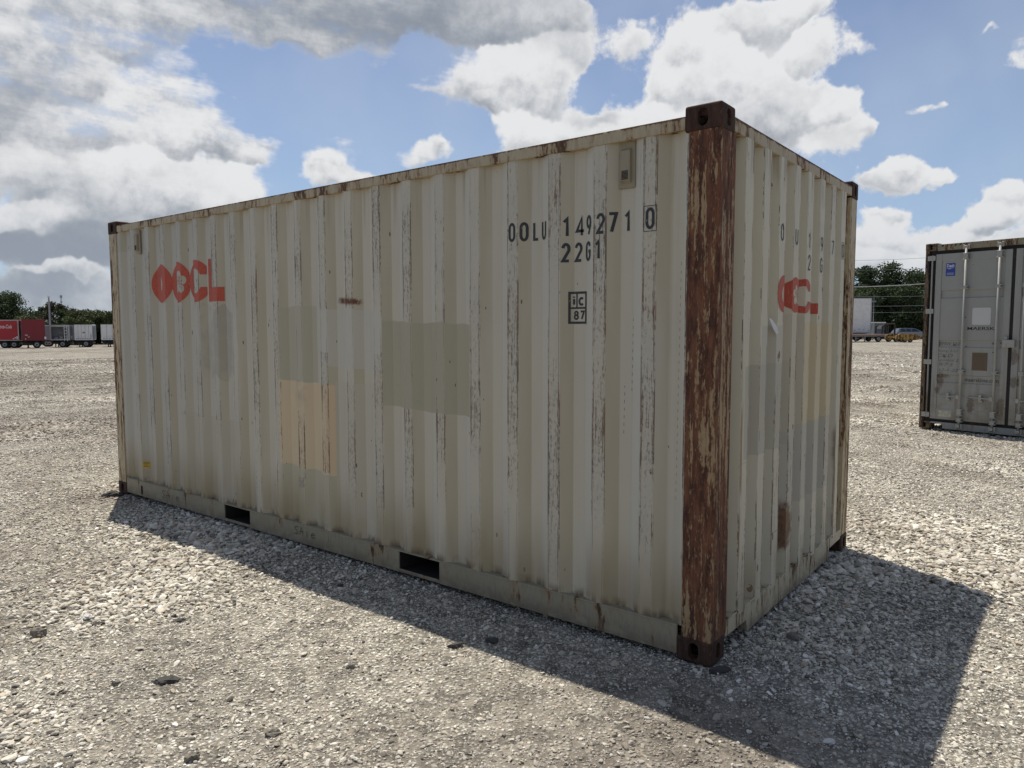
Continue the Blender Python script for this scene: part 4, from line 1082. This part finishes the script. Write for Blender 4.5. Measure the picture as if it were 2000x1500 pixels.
for i, (px, d, h_, w_, mt, lb) in enumerate(((1716, 126, 12.2, 10.5, M_leaf, 'tallest rounded green tree, behind the white box trailer'), (1768, 122, 10.7, 10.5, M_leaf, 'broad green tree next to the grey container'),
        (1682, 116, 7.4, 9, M_leaf, 'dark green tree low behind the white box trailer'), (1745, 116, 7.8, 10, M_leaf, 'dark tree filling in between the two tall ones'),
        (1806, 120, 8.6, 9, M_leaf2, 'sparse olive tree beside the edge of the grey container'), (1640, 124, 8.5, 12, M_leaf, 'tree mostly hidden behind the cream container'))):
    tree(px, d, h_, w_, mt, lb, 40+i, 0, 'tree', .03, 64, 18000, .40, 'trees behind the flatbed')

# ---------------------------------------------------------------- trailers and the rest of the yard
M_red = weathered('red_paint', (.42, .018, .030), .35, .15)
M_red_shade = weathered('dark_red_paint', (.20, .010, .020), .4, .2)  # the red darkened, shade of the end faces put into the colour
M_wht = weathered('white_trailer_paint', (.74, .74, .73), .4, .15)
M_gry = weathered('grey_trailer_paint', (.22, .235, .26), .5, .2)
M_alu = weathered('aluminium_trim', (.46, .46, .46), .4, .15, metal=.3)
M_tyre = weathered('tyre_rubber', (.02, .02, .02), .85, .2)
M_rim = weathered('steel_rim', (.35, .35, .34), .5, .3)
M_frame = weathered('black_chassis', (.03, .028, .027), .7, .4)
M_glass = material('dark_glass', None, (.03, .035, .045), .12)
M_letter = material('white_lettering', None, (.75, .75, .75), .5)
def wheel(parent, x, y, r, w=.28, name='wheel'):
    bm = bmesh.new(); o = arc(0, 0, r, r, 0, 360, 24)[:-1]
    prism(bm, o, -w/2, w/2, 'y'); bmesh.ops.bevel(bm, geom=[e for e in bm.edges if abs(e.verts[0].co.y-e.verts[1].co.y) < 1e-6], offset=.04, segments=2, affect='EDGES')
    t = obj(name, bm, M_tyre, parent); t.location = (x, y, r)
    bm = bmesh.new(); prism(bm, arc(0, 0, r*.55, r*.55, 0, 360, 16)[:-1], -w/2-.01, w/2+.01, 'y'); bm2 = obj('rim', bm, M_rim, t)
    bm = bmesh.new(); prism(bm, arc(0, 0, r*.2, r*.2, 0, 360, 10)[:-1], -w/2-.04, w/2+.04, 'y'); obj('hub', bm, M_frame, t)
    return t
def trailer(px, depth, yaw, L, H, label, body, group, kind, zb, deck=.85, W=2.5, name='box_trailer'):
    """local x along the length, the side at y=0 faces the camera"""
    t = thing(name, label, 'trailer', spot(px, depth, zb), yaw, group)
    if kind == 'open':
        bm = bmesh.new()
        box(bm, (0, 0, deck), (L, W, deck+.16)); box(bm, (0, 0, H-.22), (L, W, H)); box(bm, (0, .9, deck+.16), (L, W, H-.22))
        for a in (0, L*.97): box(bm, (a, 0, deck+.16), (a+L*.03, .9, H-.22))
        o = obj('body', bm, M_gry, t)
        obj('trim', BX((-.01, -.03, deck), (L+.01, .0, deck+.15), (-.01, -.03, H-.22), (L+.01, .0, H), (-.01, -.03, deck+.15), (.14, 0, H-.22), (L-.14, -.03, deck+.15), (L+.01, 0, H-.22)), M_alu, t)
        lad = bmesh.new()
        for a in (L*.74, L*.88): cyl(lad, (a, -.08, deck-.1), (a, -.08, H-.1), .035, 6)
        for k in range(5): cyl(lad, (L*.74, -.08, deck+.15+k*.33), (L*.88, -.08, deck+.15+k*.33), .03, 6)
        obj('ladder', lad, M_wht, t)
        cr = bmesh.new(); rnd = random.Random(3)
        for k in range(7): a = .4+k*.5; box(cr, (a, .3, deck+.17), (a+.35, .8, deck+.17+rnd.uniform(.1, .4)))
        cyl(cr, (L*.42, .2, deck+.95), (L*.97, .2, deck+.95), .03, 6)
        obj('shelf_load', cr, M_rim, t)
    else:
        bm = BX((0, 0, deck), (L, W, H), bev=.04, seg=1); o = obj('body', bm, body, t)
        tm = M_alu if kind != 'plain' else M_red_shade
        obj('trim', BX((-.01, -.02, deck), (L+.01, -.001, deck+.09), (-.01, -.02, H-.09), (L+.01, -.001, H+.005), (-.01, -.02, deck+.09), (.09, -.001, H-.09), (L-.09, -.02, deck+.09), (L+.01, -.001, H-.09)), tm if kind != 'bays' else M_wht, t)
        if kind == 'bays':
            b2 = bmesh.new()
            for k in range(1, 5): box(b2, (L*k/5-.02, -.028, deck+.09), (L*k/5+.02, -.001, H-.09))
            obj('door_seam', b2, M_alu, t)
            b3 = bmesh.new()
            for k in range(9): box(b3, (L*(.08+.1*k), -.026, deck+.14), (L*(.08+.1*k)+.12, -.001, deck+.22))
            box(b3, (L*.45, -.026, deck+.8), (L*.58, -.001, deck+.98)); box(b3, (L*.9, -.026, deck+.25), (L*.93, -.001, deck+.75))
            obj('marking', b3, M_gry, t)
    obj('front_panel', BX((-.03, .06, deck+.08), (-.002, W-.06, H-.06)), {'plain': M_red_shade, 'sign': M_red}.get(kind, M_gry), t)
    obj('rear_panel', BX((L+.002, .06, deck+.08), (L+.03, W-.06, H-.06)), {'plain': M_red_shade, 'sign': M_red_shade}.get(kind, M_gry), t)
    ch = bmesh.new(); box(ch, (.05, .3, .42), (L-.05, W-.3, deck-.22)); box(ch, (.1, .6, deck-.22), (L-.1, .8, deck)); box(ch, (.1, W-.8, deck-.22), (L-.1, W-.6, deck))
    for a in (.25, L-.3): box(ch, (a, .1, deck-.16), (a+.12, W-.1, deck))
    box(ch, (L-.25, .1, .45), (L-.17, W-.1, .55)); box(ch, (L-.25, .4, .5), (L-.17, .5, deck))
    obj('chassis', ch, M_frame, t)
    for a in ((L*.70, L*.70+.9) if L > 4 else (L*.62,)):
        for y in (.18, W-.18): wheel(t, a, y, .40)
    for y in (.5, W-.5):
        lg = bmesh.new(); cyl(lg, (L*.22, y, .04), (L*.22, y, deck), .06, 6); box(lg, (L*.22-.14, y-.14, 0), (L*.22+.14, y+.14, .05)); obj('landing_leg', lg, M_frame, t)
    return t
YT = YAW+.36
zt = ZL-.01
TG = 'beverage trailers parked in a row'
t = trailer(-62, 82, YT+.05, 4.75, 3.22, 'red side-loading trailer with white script lettering, cut by the left edge', M_red, TG, 'sign', zt)
tx = text_bm('Coca-Cola', 2.75, 2.25, 1.35, .42, .01, .35)
for v in tx.verts: v.co.y = -.012
obj('lettering', tx, M_letter, t)
sw = bmesh.new(); ribbon(sw, [(1.9, 2.55), (2.3, 2.72), (2.6, 2.50), (2.75, 2.40)], .10); obj('swoosh', sw, M_letter, t); sw = None
bt = bmesh.new()
for k in range(4): box(bt, (4.15+.18*k, -.03, 1.02+.1*(k % 2)), (4.28+.18*k, -.021, 1.12+.12*(k % 3)))
obj('marking', bt, M_letter, t)
t = trailer(43, 83, YT+.20, 2.15, 3.28, 'plain trailer in shade-darkened red right beside the lettered red one', M_red_shade, TG, 'plain', zt)
mk = bmesh.new(); box(mk, (.25, -.03, 1.45), (.5, -.021, 1.52)); box(mk, (2.1, -.03, 1.02), (2.28, -.021, 1.3)); box(mk, (.5, -.03, 1.25), (.7, -.021, 1.3)); box(mk, (.25, -.03, 1.0), (.34, -.021, 1.1)); obj('marking', mk, M_letter, t)
trailer(97, 86, YT, 2.00, 2.66, 'open-sided trailer with a white ladder in its dark bay', M_gry, TG, 'open', zt)
trailer(145, 87, YT, 1.86, 2.68, 'white bay-door trailer just right of the open-sided one', M_wht, TG, 'bays', zt)
trailer(197, 88, YT, 3.0, 2.70, 'white bay-door trailer half hidden by the cream container', M_wht, TG, 'bays', zt)
def gap_panel(px, depth, w, h, mat, label, z0=.8, name='gap_filler_box', group=None):  # added box, its grey stands in for a dark gap between trailers
    t = thing(name, label, 'filler box', spot(px, depth, zt), YT, group)
    obj('body', BX((0, 0, z0), (w, 2.4, h), bev=.03, seg=1), mat, t); obj('frame', BX((.05, .2, .3), (w-.05, 2.2, z0-.01)), M_frame, t)
    for x in (w*.25, w*.75): wheel(t, x, .25, .42)
gap_panel(86, 90, .62, 2.60, M_gry, 'added dark grey box standing for the dark gap right of the plain red trailer')
# poles and mast on the left
def pole(px, depth, H, r, mat, label, name, cat, zb=0, arms=(), group=None, top=None):
    t = thing(name, label, cat, spot(px, depth, zb), YAW, group)
    bm = bmesh.new(); cyl(bm, (0, 0, -.2), (0, 0, H), r, 10, r*.7); obj('shaft', bm, mat, t)
    for z, w in arms:
        bm = bmesh.new(); box(bm, (-w, -.06, z-.06), (w, .06, z+.06)); obj('crossarm', bm, mat, t)
        bm = bmesh.new()
        for x in (-w*.9, -w*.4, w*.4, w*.9): cyl(bm, (x, 0, z+.06), (x, 0, z+.22), .04, 6)
        obj('insulators', bm, M_gry, t)
    if top:
        bm = bmesh.new(); box(bm, top[0], top[1]); obj('cap', bm, M_wht, t)
    return t
M_conc = weathered('grey_pole', (.30, .32, .32), .7, .2)
M_wood = weathered('pole_wood', (.07, .055, .045), .9, .3)
pole(98, 93, 6.2, .12, M_conc, 'grey concrete utility pole behind the open-sided trailer', 'utility_pole', 'pole', ZL, top=((-.10, -.10, 6.15), (.10, .10, 6.35)))
pole(100.5, 95, 5.2, .07, M_frame, 'thin dark pole close behind the grey concrete pole', 'utility_pole', 'pole', ZL)
t = thing('radio_mast', 'thin lattice radio mast far away above the left trees', 'mast', spot(122, 300, -1), 0)
bm = bmesh.new()
for a in (0, 2.1, 4.2): cyl(bm, (.35*math.cos(a), .35*math.sin(a), 0), (.16*math.cos(a), .16*math.sin(a), 16.2), .06, 5)
for k in range(20): a = k*2.1; z = k*.8; cyl(bm, (.3*math.cos(a), .3*math.sin(a), z), (.3*math.cos(a+2.1), .3*math.sin(a+2.1), z+.8), .05, 4)
obj('lattice', bm, M_gry, t)
obj('antenna', BX((-.45, -.3, 15.2), (.45, .3, 16.2), (-.35, -.3, 13.2), (.35, .3, 13.7)), M_gry, t)
# right side: white box trailer, flatbed, shed, long building, car, ramp trailer, lines
t = thing('box_trailer', 'tall white box trailer half hidden behind the cream container', 'trailer', spot(1597, 88, 0), YAW)
LW = spot(1701, 88).x; wlen = (spot(1701, 88)-spot(1597, 88)).length
obj('body', BX((0, 0, .95), (wlen, 2.6, 5.15), bev=.05, seg=1), M_wht, t)
bm = bmesh.new()
for k in range(12): box(bm, (wlen-.35-k*.55, -.02, 1.25+(k % 3)*.06), (wlen-.25-k*.55, -.002, 1.36+(k % 3)*.06))
obj('marking', bm, M_gry, t)
obj('trim', BX((0, -.03, .95), (wlen, -.001, 1.12), (0, -.03, 5.05), (wlen, -.001, 5.16), (wlen-.10, -.03, 1.12), (wlen+.005, -.001, 5.05)), M_alu, t)
obj('chassis', BX((0, .4, .62), (wlen-.3, 2.2, .93)), M_frame, t)
for x in (wlen-1.6, wlen-2.8): wheel(t, x, .2, .5); wheel(t, x, 2.4, .5)
FD = 84
t = thing('flatbed_trailer', 'long low flatbed trailer with raised front hitch, in front of the white box trailer', 'trailer', spot(1600, FD), YAW)
def fx(px): return (spot(px, FD)-spot(1600, FD)).length
obj('deck', BX((0, 0, .72), (fx(1752), 2.5, .86), (0, .0, .60), (fx(1750), .08, .72)), weathered('weathered_deck_wood', (.30, .25, .21), .8, .4), t)
obj('side_rail', BX((0, -.02, .74), (fx(1749), -.001, .80)), weathered('faded_red_rail', (.30, .14, .12), .7, .5), t)
bm = bmesh.new()
for k in range(16): box(bm, (k*.6, .2, .50), (k*.6+.10, 2.3, .72))
box(bm, (0, .5, .45), (fx(1735), .62, .60)); box(bm, (0, 1.88, .45), (fx(1735), 2.0, .60))
obj('frame', bm, M_frame, t)
for px in (1716.5, 1737, 1758): wheel(t, fx(px), .1, .33); wheel(t, fx(px), 2.4, .33)
for px in (1672, 1690): 
    bm = bmesh.new(); box(bm, (fx(px), .1, .02), (fx(px)+.12, .2, .6)); obj('support_leg', bm, M_gry, t)
bm = bmesh.new(); P_ = [(fx(1727), .9), (fx(1728), 1.75), (fx(1733), 2.02), (fx(1750), 2.08), (fx(1752), 1.9), (fx(1752), .9)]
q = [(a, b) for a, b in P_]; w_ = .16
for a, b in zip(q, q[1:]):
    cyl(bm, (a[0], .5, a[1]), (b[0], .5, b[1]), .11, 6); cyl(bm, (a[0], 2.0, a[1]), (b[0], 2.0, b[1]), .11, 6)
cyl(bm, (fx(1736), .5, .9), (fx(1734), .5, 1.95), .09, 6); cyl(bm, (fx(1733), .5, 2.0), (fx(1733), 2.0, 2.0), .09, 6)
obj('gooseneck_frame', bm, M_frame, t)
t = thing('ramp_trailer', 'low rusty yellow steel trailer at the end of the flatbed', 'trailer', spot(1749, 80), YAW)
M_yel = rusty('rusty_yellow_paint', (.42, .27, .06), (.16, .08, .03), (.06, .035, .02), .62, 4, 3, 9)
def yx(px): return (spot(px, 80)-spot(1749, 80)).length
bm = bmesh.new(); pf = [(0, .70), (.5, .95), (2.2, .90), (2.75, .66), (2.8, .36), (1.8, .22), (.4, .26), (0, .42)]; prism(bm, pf, -.12, .05, 'y'); prism(bm, pf, 2.1, 2.28, 'y')
for k in range(7): box(bm, (.2+k*.36, .22, .5), (.32+k*.36, 2.0, .62))
obj('frame', bm, M_yel, t)
for x in (1.15, 1.75): wheel(t, x, .2, .27, .2); wheel(t, x, 2.0, .27, .2)
bm = bmesh.new(); cyl(bm, (2.5, 1.1, .45), (3.6, 1.1, .40), .07, 6); obj('drawbar', bm, M_frame, t)
t = thing('site_booth', 'small dark grey booth with one pale window beside the white box trailer', 'booth', spot(1703, 100), YAW)
def bx_(px): return (spot(px, 100)-spot(1703, 100)).length
W_ = bx_(1727.5)
obj('wall', BX((0, 0, .1), (W_, 2.4, 2.25)), weathered('dark_booth_paint', (.10, .115, .14), .6, .2), t)
obj('corner_panel', BX((0, -.06, .1), (bx_(1707.5), -.002, 2.3)), M_conc, t)
obj('roof', BX((-.15, -.15, 2.25), (W_+.1, 2.5, 2.38)), M_wht, t)
wd = obj('window', BX((bx_(1712), -.05, 1.45), (bx_(1722.5), -.002, 2.0)), M_conc, t)
obj('door', BX((bx_(1709), -.03, .12), (bx_(1711), -.002, 1.9)), M_gry, t)
t = thing('long_building', 'long low grey building with a pale shallow roof behind the parked car', 'building', spot(1724, 128), YAW+.02)
def lx(px): return (spot(px, 128)-spot(1724, 128)).length
Lb = lx(1860)
obj('wall', BX((0, 0, 0), (Lb, 9, 1.98)), weathered('grey_siding', (.13, .14, .155), .7, .2), t)
bm = bmesh.new(); prism(bm, [(-.4, 2.0), (9.4, 2.0), (6.5, 3.15), (3.0, 3.15)], 1.2, Lb, 'x')
obj('roof', bm, weathered('grey_shingle', (.25, .27, .29), .8, .3), t)
obj('fascia', BX((-.2, -.5, 1.9), (Lb, -.42, 2.12)), M_conc, t)
for px in (1735, 1748, 1771, 1786):
    w = obj('window', BX((lx(px), -.05, .9), (lx(px+5), -.002, 1.6)), M_glass, t)
# parked car: side profile with cabin glass and wheels
t = thing('parked_car', 'silver-grey estate car parked in front of the long grey building', 'car', spot(1752, 98), YAW)
M_car = material('silver_car_paint', None, (.20, .22, .25), .25, .6)
low = [(0, .45), (.02, .85), (.15, 1.02), (3.25, 1.05), (4.30, .92), (4.52, .72), (4.55, .42), (4.2, .30), (.3, .30)]
bm = bmesh.new(); prism(bm, low, 0, 1.8, 'y'); bmesh.ops.bevel(bm, geom=[e for e in bm.edges], offset=.05, segments=2, affect='EDGES'); obj('body', bm, M_car, t)
bm = bmesh.new(); cab = [(.12, 1.0), (.45, 1.46), (.9, 1.55), (2.2, 1.56), (2.65, 1.48), (3.55, 1.02)]
A = [bm.verts.new((a, .06+(b-1)*.35, b)) for a, b in cab]; B = [bm.verts.new((a, 1.74-(b-1)*.35, b)) for a, b in cab]
for i in range(len(cab)): j = (i+1) % len(cab); bm.faces.new((A[i], A[j], B[j], B[i]))
bm.faces.new(A[::-1]); bm.faces.new(B); obj('cabin', bm, M_car, t)
for a0, a1 in ((.55, 1.25), (1.32, 2.0), (2.07, 2.9)):
    bm = bmesh.new(); top = .05 if a1 < 2.5 else .35
    pts = [(a0, 1.08), (a1+ (.25 if a1 > 2.5 else 0), 1.08), (a1-top, 1.44), (a0+.03, 1.46)]
    vs = [bm.verts.new((a, .06+(b-1)*.35-.012, b)) for a, b in pts]; ws = [bm.verts.new((a, .06+(b-1)*.35+.01, b)) for a, b in pts]
    for i in range(4): bm.faces.new((vs[i], vs[(i+1) % 4], ws[(i+1) % 4], ws[i]))
    bm.faces.new(vs[::-1]); bm.faces.new(ws); obj('side_window', bm, M_glass, t)
bm = bmesh.new(); vs = [bm.verts.new(p) for p in ((2.72, .30, 1.475), (3.50, .15, 1.075), (3.50, 1.65, 1.075), (2.72, 1.50, 1.475))]; bm.faces.new(vs)
for v in vs: v.co += Vector((.012, 0, .022))
obj('windscreen', bm, M_glass, t)
for x in (.85, 3.65): wheel(t, x, .10, .33, .2); wheel(t, x, 1.70, .33, .2)
obj('headlight', BX((4.42, .08, .66), (4.56, .42, .80), bev=.02), M_letter, t); obj('headlight', BX((4.42, 1.38, .66), (4.56, 1.72, .80), bev=.02), M_letter, t)
# power lines and the poles that carry them
PA, PB = spot(1560, 104), spot(1885, 104)
def wire(z0, z1, r, label, sag=.5, dy=0.0):
    a = Vector((PA.x, PA.y, z0))+Vector((_f.x, _f.y, 0))*dy; b = Vector((PB.x, PB.y, z1))+Vector((_f.x, _f.y, 0))*dy
    bm = bmesh.new(); n = 24; pts = [a.lerp(b, i/n)-Vector((0, 0, sag*4*(i/n)*(1-i/n))) for i in range(n+1)]
    for p, q_ in zip(pts, pts[1:]): cyl(bm, p, q_, r, 5, caps=False)
    return tag(obj('power_line', bm, M_gry if r < .04 else M_alu, smooth=True), label, 'cable', 'overhead lines across the right-hand trees')
wire(7.35, 8.3, .055, 'thick pale cable rising to the right across the tree tops', .35)
wire(11.2, 11.9, .020, 'topmost thin wire crossing the sky above the trees', .4)
wire(9.9, 10.4, .020, 'second thin wire below the topmost one', .4)
wire(6.3, 6.3, .020, 'thin wire in front of the middle of the trees', .3)
wire(4.9, 5.0, .020, 'thin wire low in front of the dark trees', .3)
wire(3.9, 4.0, .018, 'lowest thin wire, just above the long grey building', .2)
for k, (px, lb) in enumerate(((1560, 'wooden line pole hidden behind the cream container'), (1885, 'wooden line pole hidden behind the grey container'))):
    pole(px, 104, 12.2, .16, M_wood, lb, 'utility_pole', 'pole', 0, ((12.0, 1.2), (7.4, .6)))
pole(1705, 102, 6.2, .05, M_gry, 'thin grey pole beside the white box trailer', 'service_pole', 'pole', 0, ((5.2, .3),))
